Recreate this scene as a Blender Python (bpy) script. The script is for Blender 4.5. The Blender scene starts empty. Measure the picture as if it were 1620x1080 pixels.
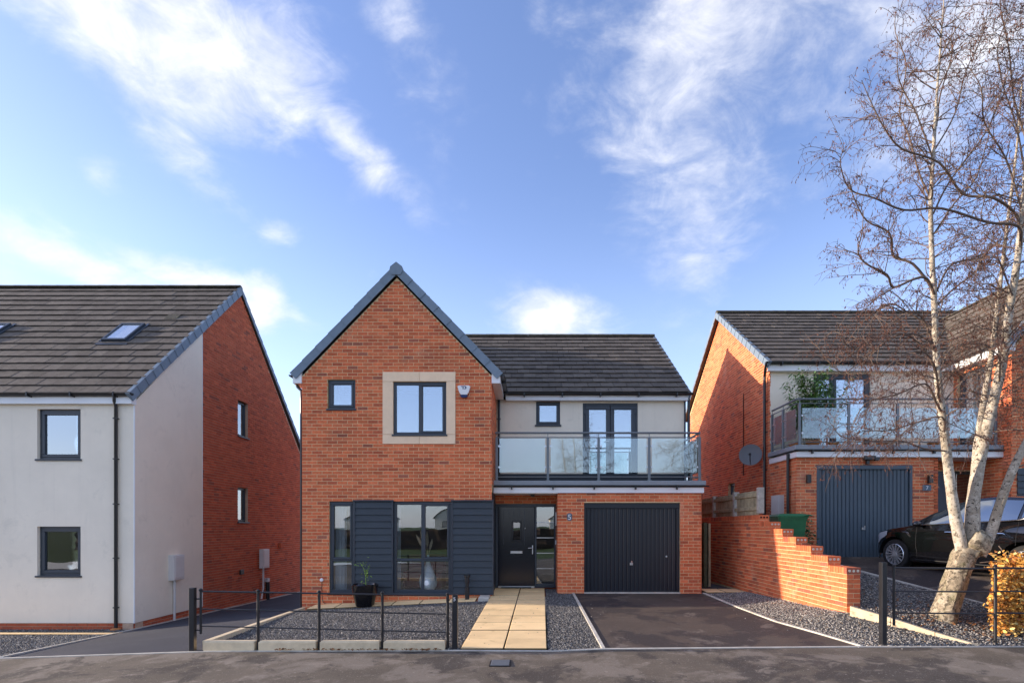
import bpy, math, random
import numpy as np
from mathutils import Vector, Matrix, Euler

sc = bpy.context.scene
C = sc.collection
R = math.radians
random.seed(7)

# ---------------------------------------------------------------- camera
CAMZ = 1.69
cd = bpy.data.cameras.new('camera')
cam = bpy.data.objects.new('camera', cd)
C.objects.link(cam)
cam.location = (0, 0, CAMZ)
cam.rotation_euler = (R(90), 0, 0)
cd.sensor_width = 36
cd.sensor_fit = 'HORIZONTAL'
cd.lens = 18.89
cd.shift_x = -0.01728
cd.shift_y = 0.1809
cd.clip_end = 3000
sc.camera = cam

# ---------------------------------------------------------------- sun and sky
SUN_EL, SUN_AZ = 12.0, 273.2          # azimuth clockwise from +Y: low sun from the left
sd = bpy.data.lights.new('sun', 'SUN')
sd.energy = 2.0
sd.angle = R(0.6)
sd.color = (1.0, 0.83, 0.64)
sun = bpy.data.objects.new('sun', sd)
C.objects.link(sun)
sdir = Vector((math.sin(R(SUN_AZ)) * math.cos(R(SUN_EL)), math.cos(R(SUN_AZ)) * math.cos(R(SUN_EL)), math.sin(R(SUN_EL))))
sun.rotation_euler = sdir.to_track_quat('Z', 'Y').to_euler()
sun.location = (-20, 5, 12)

world = bpy.data.worlds.new('World')
sc.world = world
world.use_nodes = True
wn, wl = world.node_tree.nodes, world.node_tree.links
wn.clear()
SKY_STRENGTH = 0.12


def wnode(t, **kw):
    n = wn.new(t)
    for k, v in kw.items():
        setattr(n, k, v)
    return n


def wmath(op, a, b=None, clamp=False):
    n = wnode('ShaderNodeMath', operation=op, use_clamp=clamp)
    for i, v in enumerate((a, b)):
        if v is None:
            continue
        if isinstance(v, (int, float)):
            n.inputs[i].default_value = v
        else:
            wl.new(v, n.inputs[i])
    return n.outputs[0]


sky = wnode('ShaderNodeTexSky', sky_type='NISHITA')
sky.sun_disc = False
sky.sun_elevation = R(30)
sky.sun_rotation = R(SUN_AZ)
sky.sun_elevation = R(SUN_EL + 9)
sky.altitude = 100
sky.air_density = 1.0
sky.dust_density = 0.6
sky.ozone_density = 2.2
skyc = wnode('ShaderNodeHueSaturation')
skyc.inputs['Saturation'].default_value = 1.04
skyc.inputs['Value'].default_value = 0.60
wl.new(sky.outputs[0], skyc.inputs['Color'])
tc = wnode('ShaderNodeTexCoord')
DIR = tc.outputs['Generated']
sep = wnode('ShaderNodeSeparateXYZ')
wl.new(DIR, sep.inputs[0])


def wdot(vec):
    n = wnode('ShaderNodeVectorMath', operation='DOT_PRODUCT')
    wl.new(DIR, n.inputs[0])
    n.inputs[1].default_value = vec
    return n.outputs['Value']


# clouds: wisps on a high plane, gathered round a number of cloud banks in view
zc = wmath('MAXIMUM', sep.outputs['Z'], 0.02)
zc = wmath('ADD', zc, 0.28)
px_ = wmath('DIVIDE', sep.outputs['X'], zc)
py_ = wmath('DIVIDE', sep.outputs['Y'], zc)
comb = wnode('ShaderNodeCombineXYZ')
wl.new(px_, comb.inputs[0])
wl.new(py_, comb.inputs[1])


def noise(scale, detail, rough, dist, map_scale=(1, 1, 1), rot=0, seed=0.0, view=False):
    m = wnode('ShaderNodeMapping')
    m.inputs['Scale'].default_value = map_scale
    m.inputs['Rotation'].default_value = (rot * .4, rot, 0)
    m.inputs['Location'].default_value = (seed, seed * 0.7, seed)
    wl.new(DIR if view else comb.outputs[0], m.inputs[0])
    n = wnode('ShaderNodeTexNoise')
    n.inputs['Scale'].default_value = scale
    n.inputs['Detail'].default_value = detail
    n.inputs['Roughness'].default_value = rough
    n.inputs['Distortion'].default_value = dist
    wl.new(m.outputs[0], n.inputs[0])
    return n.outputs[0]


wisp = noise(4.2, 12, 0.60, 0.35, (.75, 1.0, 1.5), R(28), 3.1, True)
fine = noise(13.0, 10, 0.62, .5, (.8, 1.0, 1.4), R(24), 8.3, True)
big = noise(1.15, 4, 0.5, 0.2, (1.0, 0.8, 1), 0.4, 5.7)


def pixdir(x, y):
    return Vector(((x - 838), 850, (833 - y))).normalized()


def bank(x, y, wx, wy, rot=0.0, amp=1.0, d=None):
    c = pixdir(x, y) if d is None else Vector(d).normalized()
    r = c.cross(Vector((0, 0, 1))).normalized()
    u = r.cross(c).normalized()
    ca, sa = math.cos(rot), math.sin(rot)
    r2, u2 = r * ca + u * sa, u * ca - r * sa
    a = wmath('DIVIDE', wdot(r2), wx)
    b = wmath('DIVIDE', wdot(u2), wy)
    q = wmath('ADD', wmath('MULTIPLY', a, a), wmath('MULTIPLY', b, b))
    f = wmath('SUBTRACT', wdot(c), 0.0)
    g = wmath('MULTIPLY', wmath('GREATER_THAN', f, 0.0), amp)
    e = wmath('POWER', 2.718, wmath('MULTIPLY', q, -1.0))
    return wmath('MULTIPLY', e, g)


banks = [
    (170, 5, .16, .08, -.35, 1.0), (300, 35, .16, .085, -.45, 1.15), (420, 90, .11, .085, -.6, 1.0), (545, 215, .13, .035, -.62, .85),
    (300, 252, .09, .035, -.6, .70), (650, 60, .06, .11, .35, .55), (690, 190, .03, .07, .2, .34), (440, 280, .07, .02, -.2, .34),
    (1060, 120, .18, .20, .15, 1.0), (1110, 250, .11, .17, .1, 1.0), (1000, 30, .15, .10, 0, .8), (1290, 80, .18, .12, .3, .62),
    (1500, 60, .24, .2, 0, .55), (880, 100, .05, .12, .2, .33), (900, 250, .06, .1, .2, .3),
    (110, 414, .19, .032, -.1, 1.35), (300, 441, .15, .030, -.12, 1.3), (415, 480, .04, .05, -.3, 1.2), (440, 370, .04, .025, 0, .62),
    (880, 500, .10, .045, -.1, 1.15), (745, 360, .05, .04, 0, .42), (0, 445, .08, .04, 0, .8), (155, 275, .03, .03, -.5, .5), (590, 435, .02, .015, 0, .6),
]
tot = None
for b_ in banks:
    o_ = bank(*b_)
    tot = o_ if tot is None else wmath('MAXIMUM', tot, o_)
# denser cloud added high behind the camera, unseen, to light the facades; fades ahead
yb = wnode('ShaderNodeMapRange')
yb.inputs['From Min'].default_value = 0.35
yb.inputs['From Max'].default_value = -0.25
wl.new(sep.outputs['Y'], yb.inputs[0])
bigm = wnode('ShaderNodeMapRange')
bigm.inputs['From Min'].default_value = 0.30
bigm.inputs['From Max'].default_value = 0.48
bigm.inputs['To Max'].default_value = 1.1
wl.new(big, bigm.inputs[0])
hz = wnode('ShaderNodeMapRange')
hz.inputs['From Min'].default_value = 0.40
hz.inputs['From Max'].default_value = 0.62
wl.new(sep.outputs['Z'], hz.inputs[0])
rest = wmath('MULTIPLY', wmath('MULTIPLY', bigm.outputs[0], yb.outputs[0]), hz.outputs[0])
tot = wmath('MAXIMUM', tot, rest)
mixn = wmath('ADD', wmath('MULTIPLY', wisp, 0.70), wmath('MULTIPLY', fine, 0.30))
dens = wmath('ADD', wmath('MULTIPLY', wmath('SUBTRACT', mixn, 0.5), 4.6), wmath('MULTIPLY', tot, 1.05))
mr = wnode('ShaderNodeMapRange', interpolation_type='SMOOTHSTEP')
mr.inputs['From Min'].default_value = 0.22
mr.inputs['From Max'].default_value = 1.65
wl.new(dens, mr.inputs[0])
cov = wmath('MULTIPLY', mr.outputs[0], wmath('MINIMUM', wmath('MULTIPLY', tot, 1.9), 0.93))
up = wnode('ShaderNodeMapRange')
up.inputs['From Min'].default_value = -0.01
up.inputs['From Max'].default_value = 0.03
wl.new(sep.outputs['Z'], up.inputs[0])
cov = wmath('MULTIPLY', cov, up.outputs[0])
# pale air low in the sky
low = wnode('ShaderNodeMapRange', interpolation_type='SMOOTHERSTEP')
low.inputs['From Min'].default_value = 0.62
low.inputs['From Max'].default_value = -0.05
wl.new(sep.outputs['Z'], low.inputs[0])
warm = wnode('ShaderNodeMixRGB', blend_type='MULTIPLY')
warm.inputs[0].default_value = 1.0
wl.new(skyc.outputs[0], warm.inputs[1])
warm.inputs[2].default_value = (1.06, 0.935, 1.04, 1)
pale = wnode('ShaderNodeMixRGB')
wl.new(wmath('MULTIPLY', low.outputs[0], 0.46), pale.inputs[0])
wl.new(warm.outputs[0], pale.inputs[1])
pale.inputs[2].default_value = (2.0, 2.5, 3.4, 1)
mixc = wnode('ShaderNodeMixRGB')
wl.new(cov, mixc.inputs[0])
wl.new(pale.outputs[0], mixc.inputs[1])
cc = wnode('ShaderNodeMixRGB')
wl.new(fine, cc.inputs[0])
cc.inputs[1].default_value = (1.5, 1.6, 1.9, 1)
cc.inputs[2].default_value = (2.9, 2.85, 2.85, 1)
wl.new(cc.outputs[0], mixc.inputs[2])
bg = wnode('ShaderNodeBackground')
bg.inputs['Strength'].default_value = SKY_STRENGTH
wl.new(mixc.outputs[0], bg.inputs['Color'])
wo = wnode('ShaderNodeOutputWorld')
wl.new(bg.outputs[0], wo.inputs['Surface'])

sc.view_settings.view_transform = 'Standard'
sc.view_settings.look = 'None'
sc.view_settings.gamma = 1
sc.view_settings.use_curve_mapping = False
sc.view_settings.exposure = 2.1
sc.render.engine = 'CYCLES'
sc.cycles.max_bounces = 8
sc.cycles.transparent_max_bounces = 16
sc.cycles.use_denoising = True

# ---------------------------------------------------------------- helpers


def tag(o, label=None, cat=None, group=None, kind=None):
    if label: o['label'] = label
    if cat: o['category'] = cat
    if group: o['group'] = group
    if kind: o['kind'] = kind
    return o


def empty(name, loc, label, cat, group=None):
    o = bpy.data.objects.new(name, None)
    o.location = loc
    o.empty_display_size = 0.2
    C.objects.link(o)
    return tag(o, label, cat, group)


def wloc(o):
    v = Vector((0, 0, 0))
    while o is not None:
        v += o.location
        o = o.parent
    return v


class Fr:
    """a frame on a wall or slope: origin, along, up, outward"""
    def __init__(s, O, U, V, N):
        s.O, s.U, s.V, s.N = Vector(O), Vector(U).normalized(), Vector(V).normalized(), Vector(N).normalized()

    def p(s, u, v, n=0.0):
        return s.O + s.U * u + s.V * v + s.N * n


WORLD = Fr((0, 0, 0), (1, 0, 0), (0, 0, 1), (0, -1, 0))    # u=X, v=Z, n=-Y


def front(Y):
    return Fr((0, Y, 0), (1, 0, 0), (0, 0, 1), (0, -1, 0))


def rightface(X):                                            # faces +X, u = Y
    return Fr((X, 0, 0), (0, 1, 0), (0, 0, 1), (1, 0, 0))


def leftface(X):                                             # faces -X, u = Y
    return Fr((X, 0, 0), (0, 1, 0), (0, 0, 1), (-1, 0, 0))


class MB:
    def __init__(s):
        s.v, s.f, s.m = [], [], []

    def add(s, vs, fs, mi=0):
        n = len(s.v)
        s.v += [tuple(v) for v in vs]
        s.f += [tuple(i + n for i in f) for f in fs]
        s.m += [mi] * len(fs)
        return s

    def box(s, x0, x1, y0, y1, z0, z1, mi=0):
        vs = [(x, y, z) for z in (z0, z1) for y in (y0, y1) for x in (x0, x1)]
        return s.add(vs, [(0, 2, 3, 1), (4, 5, 7, 6), (0, 1, 5, 4), (2, 6, 7, 3), (0, 4, 6, 2), (1, 3, 7, 5)], mi)

    def fbox(s, F, u0, u1, v0, v1, n0, n1, mi=0, taper=0.0):
        t = taper
        vs = [F.p(u0, v0, n0), F.p(u1, v0, n0), F.p(u1, v1, n0), F.p(u0, v1, n0),
              F.p(u0 + t, v0 + t, n1), F.p(u1 - t, v0 + t, n1), F.p(u1 - t, v1 - t, n1), F.p(u0 + t, v1 - t, n1)]
        return s.add(vs, [(0, 3, 2, 1), (4, 5, 6, 7), (0, 1, 5, 4), (1, 2, 6, 5), (2, 3, 7, 6), (3, 0, 4, 7)], mi)

    def cbox(s, F, u0, u1, v0, v1, n0, n1, c=0.006, mi=0):
        """box with its outer edges chamfered"""
        a = [F.p(u0, v0, n0), F.p(u1, v0, n0), F.p(u1, v1, n0), F.p(u0, v1, n0)]
        b = [F.p(u0, v0, n1 - c), F.p(u1, v0, n1 - c), F.p(u1, v1, n1 - c), F.p(u0, v1, n1 - c)]
        d = [F.p(u0 + c, v0 + c, n1), F.p(u1 - c, v0 + c, n1), F.p(u1 - c, v1 - c, n1), F.p(u0 + c, v1 - c, n1)]
        fs = [(0, 3, 2, 1)]
        for k in range(4):
            j = (k + 1) % 4
            fs += [(k, j, 4 + j, 4 + k), (4 + k, 4 + j, 8 + j, 8 + k)]
        fs.append((8, 9, 10, 11))
        return s.add(a + b + d, fs, mi)

    def prism(s, top, depth, mi=0):
        """polygon top (list of points) with sides going straight down"""
        n = len(top)
        vs = [Vector(p) for p in top] + [Vector(p) - Vector((0, 0, depth)) for p in top]
        fs = [tuple(range(n)), tuple(range(2 * n - 1, n - 1, -1))]
        for k in range(n):
            j = (k + 1) % n
            fs.append((k, n + k, n + j, j))
        return s.add(vs, fs, mi)

    def extr(s, F, pts, n0, n1, mi=0):
        """polygon in (u, v) extruded along the frame's outward direction"""
        n = len(pts)
        vs = [F.p(u, v, n1) for u, v in pts] + [F.p(u, v, n0) for u, v in pts]
        fs = [tuple(range(n)), tuple(range(2 * n - 1, n - 1, -1))]
        for k in range(n):
            j = (k + 1) % n
            fs.append((k, n + k, n + j, j))
        return s.add(vs, fs, mi)

    def tube(s, pts, rad, sides=8, mi=0, cap=True):
        pts = [Vector(p) for p in pts]
        if isinstance(rad, (int, float)):
            rad = [rad] * len(pts)
        rings = []
        prev = None
        for i, p in enumerate(pts):
            a = pts[max(0, i - 1)]
            b = pts[min(len(pts) - 1, i + 1)]
            t = (b - a)
            t = t.normalized() if t.length > 1e-9 else Vector((0, 0, 1))
            if prev is None:
                h = Vector((1, 0, 0)) if abs(t.x) < 0.8 else Vector((0, 1, 0))
                prev = t.cross(h).normalized()
            else:
                prev = (prev - t * prev.dot(t))
                prev = prev.normalized() if prev.length > 1e-6 else t.orthogonal().normalized()
            w = t.cross(prev)
            rings.append([p + (prev * math.cos(2 * math.pi * k / sides) + w * math.sin(2 * math.pi * k / sides)) * rad[i] for k in range(sides)])
        vs = [q for r in rings for q in r]
        fs = []
        for i in range(len(pts) - 1):
            for k in range(sides):
                j = (k + 1) % sides
                fs.append((i * sides + k, i * sides + j, (i + 1) * sides + j, (i + 1) * sides + k))
        if cap:
            fs.append(tuple(range(sides - 1, -1, -1)))
            b = (len(pts) - 1) * sides
            fs.append(tuple(b + k for k in range(sides)))
        return s.add(vs, fs, mi)

    def lathe(s, c, prof, sides=24, mi=0, axis='Z', F=None, cap=True):
        """profile of (radius, height) round the vertical (or a frame's outward) axis"""
        vs, fs = [], []
        for r, h in prof:
            for k in range(sides):
                a = 2 * math.pi * k / sides
                if F is None:
                    vs.append(Vector(c) + Vector((r * math.cos(a), r * math.sin(a), h)))
                else:
                    vs.append(Vector(c) + F.U * (r * math.cos(a)) + F.V * (r * math.sin(a)) + F.N * h)
        for i in range(len(prof) - 1):
            for k in range(sides):
                j = (k + 1) % sides
                fs.append((i * sides + k, i * sides + j, (i + 1) * sides + j, (i + 1) * sides + k))
        b = (len(prof) - 1) * sides
        if cap:
            fs.append(tuple(range(sides - 1, -1, -1)))
            fs.append(tuple(b + k for k in range(sides)))
        return s.add(vs, fs, mi)

    def grid(s, rows, mi=0):
        n = len(rows[0])
        vs = [p for r in rows for p in r]
        fs = [(i * n + k, i * n + k + 1, (i + 1) * n + k + 1, (i + 1) * n + k) for i in range(len(rows) - 1) for k in range(n - 1)]
        return s.add(vs, fs, mi)

    def build(s, name, mat, parent=None, smooth=False):
        off = wloc(parent) if parent is not None else Vector((0, 0, 0))
        me = bpy.data.meshes.new(name)
        me.from_pydata([(v[0] - off[0], v[1] - off[1], v[2] - off[2]) for v in s.v], [], s.f)
        mats = mat if isinstance(mat, (list, tuple)) else [mat]
        for m in mats:
            me.materials.append(m)
        if len(mats) > 1:
            me.polygons.foreach_set('material_index', s.m)
        if smooth:
            me.polygons.foreach_set('use_smooth', [True] * len(me.polygons))
            try:
                me.set_sharp_from_angle(angle=R(38))
            except Exception:
                pass
        me.update()
        o = bpy.data.objects.new(name, me)
        C.objects.link(o)
        if parent is not None:
            o.parent = parent
        return o


def inst(name, mesh, parent, mat4):
    """a piece sharing mesh data, placed by a world matrix"""
    o = bpy.data.objects.new(name, mesh)
    C.objects.link(o)
    o.parent = parent
    o.matrix_basis = Matrix.Translation(-wloc(parent)) @ mat4
    return o


# ---------------------------------------------------------------- materials


def mat(name, col, rough=0.7, spec=0.4, metal=0.0, var=0.0, vscale=3.0, bump=0.0, bscale=60.0, isl=0.0, hue=None, coat=0.0, dirt=None):
    """col: base colour; var: soft large mottling; isl: brightness jitter per piece; bump: fine relief; hue: list of colours picked per piece; dirt: (colour, scale, lo, hi)"""
    m = bpy.data.materials.new(name)
    m.use_nodes = True
    nt = m.node_tree
    N, L = nt.nodes, nt.links
    b = N['Principled BSDF']
    b.inputs['Roughness'].default_value = rough
    b.inputs['Specular IOR Level'].default_value = spec
    b.inputs['Metallic'].default_value = metal
    b.inputs['Coat Weight'].default_value = coat
    geo = N.new('ShaderNodeNewGeometry')
    cur = None
    rgb = N.new('ShaderNodeRGB')
    rgb.outputs[0].default_value = (*col, 1)
    cur = rgb.outputs[0]
    rnd = None
    if isl or hue:
        oi = N.new('ShaderNodeObjectInfo')
        a = N.new('ShaderNodeMath'); a.operation = 'ADD'
        L.new(geo.outputs['Random Per Island'], a.inputs[0]); L.new(oi.outputs['Random'], a.inputs[1])
        fr = N.new('ShaderNodeMath'); fr.operation = 'FRACT'
        L.new(a.outputs[0], fr.inputs[0])
        rnd = fr.outputs[0]
    if hue:
        cr = N.new('ShaderNodeValToRGB')
        cr.color_ramp.interpolation = 'CONSTANT'
        els = cr.color_ramp.elements
        tw = sum(w for w, c in hue)
        acc = 0
        for i, (w, c) in enumerate(hue):
            e = els[0] if i == 0 else (els[1] if i == 1 else els.new(acc))
            e.position = acc
            e.color = (*c, 1)
            acc += w / tw
        L.new(rnd, cr.inputs[0])
        cur = cr.outputs[0]
    if isl:
        w = N.new('ShaderNodeMath'); w.operation = 'MULTIPLY'; w.inputs[1].default_value = 37.7
        L.new(rnd, w.inputs[0])
        f2 = N.new('ShaderNodeMath'); f2.operation = 'FRACT'
        L.new(w.outputs[0], f2.inputs[0])
        mr_ = N.new('ShaderNodeMapRange')
        mr_.inputs['To Min'].default_value = 1 - isl
        mr_.inputs['To Max'].default_value = 1 + isl
        L.new(f2.outputs[0], mr_.inputs[0])
        mx = N.new('ShaderNodeVectorMath'); mx.operation = 'SCALE'
        L.new(cur, mx.inputs[0]); L.new(mr_.outputs[0], mx.inputs['Scale'])
        cur = mx.outputs[0]
    if var:
        nz = N.new('ShaderNodeTexNoise')
        nz.inputs['Scale'].default_value = vscale
        nz.inputs['Detail'].default_value = 7
        nz.inputs['Roughness'].default_value = 0.62
        L.new(geo.outputs['Position'], nz.inputs['Vector'])
        mr_ = N.new('ShaderNodeMapRange')
        mr_.inputs['From Min'].default_value = 0.3
        mr_.inputs['From Max'].default_value = 0.7
        mr_.inputs['To Min'].default_value = 1 - var
        mr_.inputs['To Max'].default_value = 1 + var
        L.new(nz.outputs[0], mr_.inputs[0])
        mx = N.new('ShaderNodeVectorMath'); mx.operation = 'SCALE'
        L.new(cur, mx.inputs[0]); L.new(mr_.outputs[0], mx.inputs['Scale'])
        cur = mx.outputs[0]
    dl = dirt if isinstance(dirt, list) else ([dirt] if dirt else [])
    for dd in dl:
        stk = dd[0] == 'streak'
        if stk:
            _, dcol, lo, hi, amt = dd; dsc = 1.0
        else:
            dcol, dsc, lo, hi, amt = dd
        nz = N.new('ShaderNodeTexNoise')
        nz.inputs['Scale'].default_value = dsc
        nz.inputs['Detail'].default_value = 9
        nz.inputs['Roughness'].default_value = 0.66
        nz.inputs['Distortion'].default_value = 0.4
        if stk:
            mp = N.new('ShaderNodeMapping')
            mp.inputs['Scale'].default_value = (5.5, 5.5, .30)
            L.new(geo.outputs['Position'], mp.inputs[0]); L.new(mp.outputs[0], nz.inputs['Vector'])
        else:
            L.new(geo.outputs['Position'], nz.inputs['Vector'])
        mr_ = N.new('ShaderNodeMapRange'); mr_.interpolation_type = 'SMOOTHSTEP'
        mr_.inputs['From Min'].default_value = lo
        mr_.inputs['From Max'].default_value = hi
        mr_.inputs['To Max'].default_value = amt
        L.new(nz.outputs[0], mr_.inputs[0])
        mx = N.new('ShaderNodeMixRGB')
        L.new(mr_.outputs[0], mx.inputs[0]); L.new(cur, mx.inputs[1])
        mx.inputs[2].default_value = (*dcol, 1)
        cur = mx.outputs[0]
    L.new(cur, b.inputs['Base Color'])
    if bump:
        nz = N.new('ShaderNodeTexNoise')
        nz.inputs['Scale'].default_value = bscale
        nz.inputs['Detail'].default_value = 5
        L.new(geo.outputs['Position'], nz.inputs['Vector'])
        bp = N.new('ShaderNodeBump')
        bp.inputs['Strength'].default_value = min(1, bump)
        bp.inputs['Distance'].default_value = 0.004
        L.new(nz.outputs[0], bp.inputs['Height'])
        L.new(bp.outputs[0], b.inputs['Normal'])
    return m


def glass(name, tint, refl, rough=0.0, gmax=1.0, wave=0.0, wscale=1.2, body=None):
    m = bpy.data.materials.new(name)
    m.use_nodes = True
    N, L = m.node_tree.nodes, m.node_tree.links
    N.clear()
    out = N.new('ShaderNodeOutputMaterial')
    mix = N.new('ShaderNodeMixShader')
    gl = N.new('ShaderNodeBsdfGlossy')
    gl.inputs['Roughness'].default_value = rough
    gl.inputs['Color'].default_value = (0.93, 0.97, 1.0, 1)
    if body is None:
        tr = N.new('ShaderNodeBsdfTransparent')
        tr.inputs['Color'].default_value = (*tint, 1)
        base = tr.outputs[0]
    else:
        tr = N.new('ShaderNodeBsdfTransparent')
        tr.inputs['Color'].default_value = (*tint, 1)
        di = N.new('ShaderNodeBsdfDiffuse')
        di.inputs['Color'].default_value = (*body[:3], 1)
        m2 = N.new('ShaderNodeMixShader')
        m2.inputs[0].default_value = body[3]
        L.new(tr.outputs[0], m2.inputs[1]); L.new(di.outputs[0], m2.inputs[2])
        base = m2.outputs[0]
    lw = N.new('ShaderNodeLayerWeight')
    lw.inputs['Blend'].default_value = 0.35
    mr_ = N.new('ShaderNodeMapRange')
    mr_.inputs['To Min'].default_value = refl
    mr_.inputs['To Max'].default_value = gmax
    L.new(lw.outputs['Fresnel'], mr_.inputs[0])
    mr_.inputs['From Min'].default_value = 0.04
    L.new(mr_.outputs[0], mix.inputs[0])
    L.new(base, mix.inputs[1]); L.new(gl.outputs[0], mix.inputs[2])
    if wave:
        geo = N.new('ShaderNodeNewGeometry')
        nz = N.new('ShaderNodeTexNoise')
        nz.inputs['Scale'].default_value = wscale
        nz.inputs['Detail'].default_value = 1
        L.new(geo.outputs['Position'], nz.inputs['Vector'])
        bp = N.new('ShaderNodeBump')
        bp.inputs['Strength'].default_value = 1
        bp.inputs['Distance'].default_value = wave
        L.new(nz.outputs[0], bp.inputs['Height'])
        L.new(bp.outputs[0], gl.inputs['Normal'])
    L.new(mix.outputs[0], out.inputs[0])
    return m


BR = [(5, (.65, .166, .068)), (5, (.58, .138, .058)), (4, (.69, .190, .082)), (2, (.49, .116, .055)), (.8, (.35, .108, .066)), (4, (.67, .176, .072))]
M = {}
M['brick'] = mat('brick', (.4, .1, .05), .85, .25, hue=BR, isl=.14, var=.16, vscale=22, bump=.6, bscale=140, dirt=[((.66, .42, .30), 1.3, .56, .70, .30), ((.24, .075, .045), .9, .52, .68, .38), ((.78, .66, .56), 7.0, .68, .74, .45)])
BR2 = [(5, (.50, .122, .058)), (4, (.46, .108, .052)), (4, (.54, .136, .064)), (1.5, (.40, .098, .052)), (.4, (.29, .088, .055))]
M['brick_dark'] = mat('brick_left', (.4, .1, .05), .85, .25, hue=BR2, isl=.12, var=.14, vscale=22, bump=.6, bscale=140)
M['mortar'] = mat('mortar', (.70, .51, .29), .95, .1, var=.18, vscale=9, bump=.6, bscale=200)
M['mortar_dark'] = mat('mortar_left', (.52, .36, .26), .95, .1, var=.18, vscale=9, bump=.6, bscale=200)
M['render'] = mat('render', (.87, .785, .65), .95, .15, var=.05, vscale=1.1, bump=.45, bscale=200, dirt=[((.50, .46, .38), 2.2, .55, .75, .28), ('streak', (.54, .49, .41), .52, .78, .16)])
M['white'] = mat('white_upvc', (.80, .81, .82), .35, .5, var=.04, vscale=3)
M['stone'] = mat('cast_stone', (.90, .68, .47), .85, .2, var=.07, vscale=5, bump=.4, bscale=200)
M['frame'] = mat('anthracite_frame', (.037, .047, .062), .38, .5)
M['clad'] = mat('cladding', (.031, .041, .052), .5, .45, var=.08, vscale=4, isl=.07, bump=.2, bscale=90)
M['garage'] = mat('garage_door_paint', (.006, .009, .017), .33, .5, var=.08, vscale=2)
M['garage2'] = mat('garage_door_blue', (.070, .097, .125), .45, .4, var=.05, vscale=2)
M['door'] = mat('door_paint', (.006, .010, .021), .16, .5, var=.1, vscale=4)
M['tile'] = mat('roof_tile', (.115, .097, .080), .82, .3, isl=.22, var=.26, vscale=7, bump=.8, bscale=70, dirt=[((.16, .14, .105), 5.0, .58, .75, .45), ((.20, .20, .12), 30.0, .70, .78, .5)])
M['ridge'] = mat('ridge_tile', (.085, .078, .060), .85, .3, isl=.15, var=.25, vscale=8, bump=.8, bscale=70, dirt=[((.22, .22, .10), 9.0, .52, .7, .55)])
M['verge'] = mat('verge_unit', (.17, .225, .285), .55, .4, isl=.08, var=.10, vscale=6)
M['black'] = mat('black_plastic', (.016, .016, .018), .35, .5)
M['iron'] = mat('black_painted_iron', (.014, .014, .017), .38, .5, var=.2, vscale=9)
M['steel'] = mat('brushed_steel', (.55, .56, .58), .28, .5, metal=1.0)
M['rail'] = mat('grey_rail_metal', (.15, .175, .195), .36, .5, metal=.35)
M['coping'] = mat('grey_coping', (.24, .27, .30), .5, .4, var=.06, vscale=4)
M['deck'] = mat('deck_membrane', (.05, .055, .065), .8, .3)
M['grey_band'] = mat('dark_upstand', (.035, .042, .055), .6, .4)
M['slab'] = mat('paving_slab', (.86, .62, .33), .85, .25, isl=.10, var=.10, vscale=2.5, bump=.4, bscale=160, dirt=[((.34, .24, .11), 2.4, .56, .76, .55), ((.25, .17, .08), 9.0, .66, .8, .5)])
M['kerb'] = mat('concrete_kerb', (.70, .57, .38), .9, .2, isl=.06, var=.14, vscale=8, bump=.8, bscale=120, dirt=[((.25, .2, .13), 7.0, .58, .72, .6)])
M['joint'] = mat('joint_shade', (.16, .115, .06), .95, .1)  # dark colour on slab sides, standing in for shade between the slabs
M['edging'] = mat('concrete_edging', (.52, .49, .43), .9, .2, var=.2, vscale=5, bump=.5, bscale=150, dirt=[((.2, .18, .15), 6.0, .6, .75, .6)])
M['tarmac'] = mat('tarmac', (.125, .103, .080), .88, .3, var=.20, vscale=1.3, bump=1.0, bscale=110,
                  dirt=[((.20, .17, .14), .9, .49, .57, .8), ((.058, .049, .043), .75, .50, .56, .85), ((.26, .22, .18), 2.6, .56, .65, .6), ((.38, .35, .31), 45.0, .60, .66, .7), ((.03, .028, .026), 38.0, .60, .66, .7)])
M['tarmac_drive'] = mat('drive_tarmac', (.090, .069, .056), .88, .3, var=.14, vscale=1.2, bump=1.0, bscale=110,
                        dirt=[((.036, .030, .032), .55, .47, .53, .75), ((.20, .165, .14), 1.9, .57, .66, .6), ((.32, .29, .25), 45.0, .62, .67, .6), ((.02, .02, .02), 38.0, .60, .66, .6)])
M['tarmac_blue'] = mat('side_drive_tarmac', (.036, .040, .056), .85, .35, var=.12, vscale=1.0, bump=1.0, bscale=190, dirt=[((.055, .058, .072), 1.0, .5, .7, .6)])
M['gravel_bed'] = mat('gravel_bed', (.085, .082, .080), .95, .2, var=.4, vscale=40, bump=1.0, bscale=60)
GR = [(5, (.13, .127, .13)), (4, (.17, .165, .163)), (3, (.22, .215, .21)), (2, (.29, .28, .265)), (.6, (.42, .40, .37)), (3, (.085, .083, .087))]
M['gravel'] = mat('gravel_stone', (.1, .1, .1), .85, .35, hue=GR, isl=.2)
GR2 = [(3, (.14, .135, .14)), (4, (.22, .21, .20)), (4, (.29, .275, .26)), (3, (.38, .36, .33)), (2, (.50, .47, .43)), (2, (.075, .075, .085)), (1, (.28, .19, .12))]
M['gravel_pale'] = mat('gravel_stone_pale', (.1, .1, .1), .85, .35, hue=GR2, isl=.2)
M['timber'] = mat('weathered_timber', (.36, .31, .20), .9, .2, isl=.12, var=.3, vscale=7, bump=.8, bscale=60)
M['timber_grey'] = mat('concrete_post', (.42, .38, .33), .9, .2, var=.25, vscale=12, bump=.8, bscale=90)
M['timber_dark'] = mat('green_timber', (.10, .11, .07), .9, .2, var=.25, vscale=8, bump=.6, bscale=60)
M['meter'] = mat('meter_box_white', (.62, .60, .58), .5, .4, var=.04, vscale=5)
M['green'] = mat('bin_green', (.022, .135, .055), .45, .4, var=.14, vscale=6)
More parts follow.
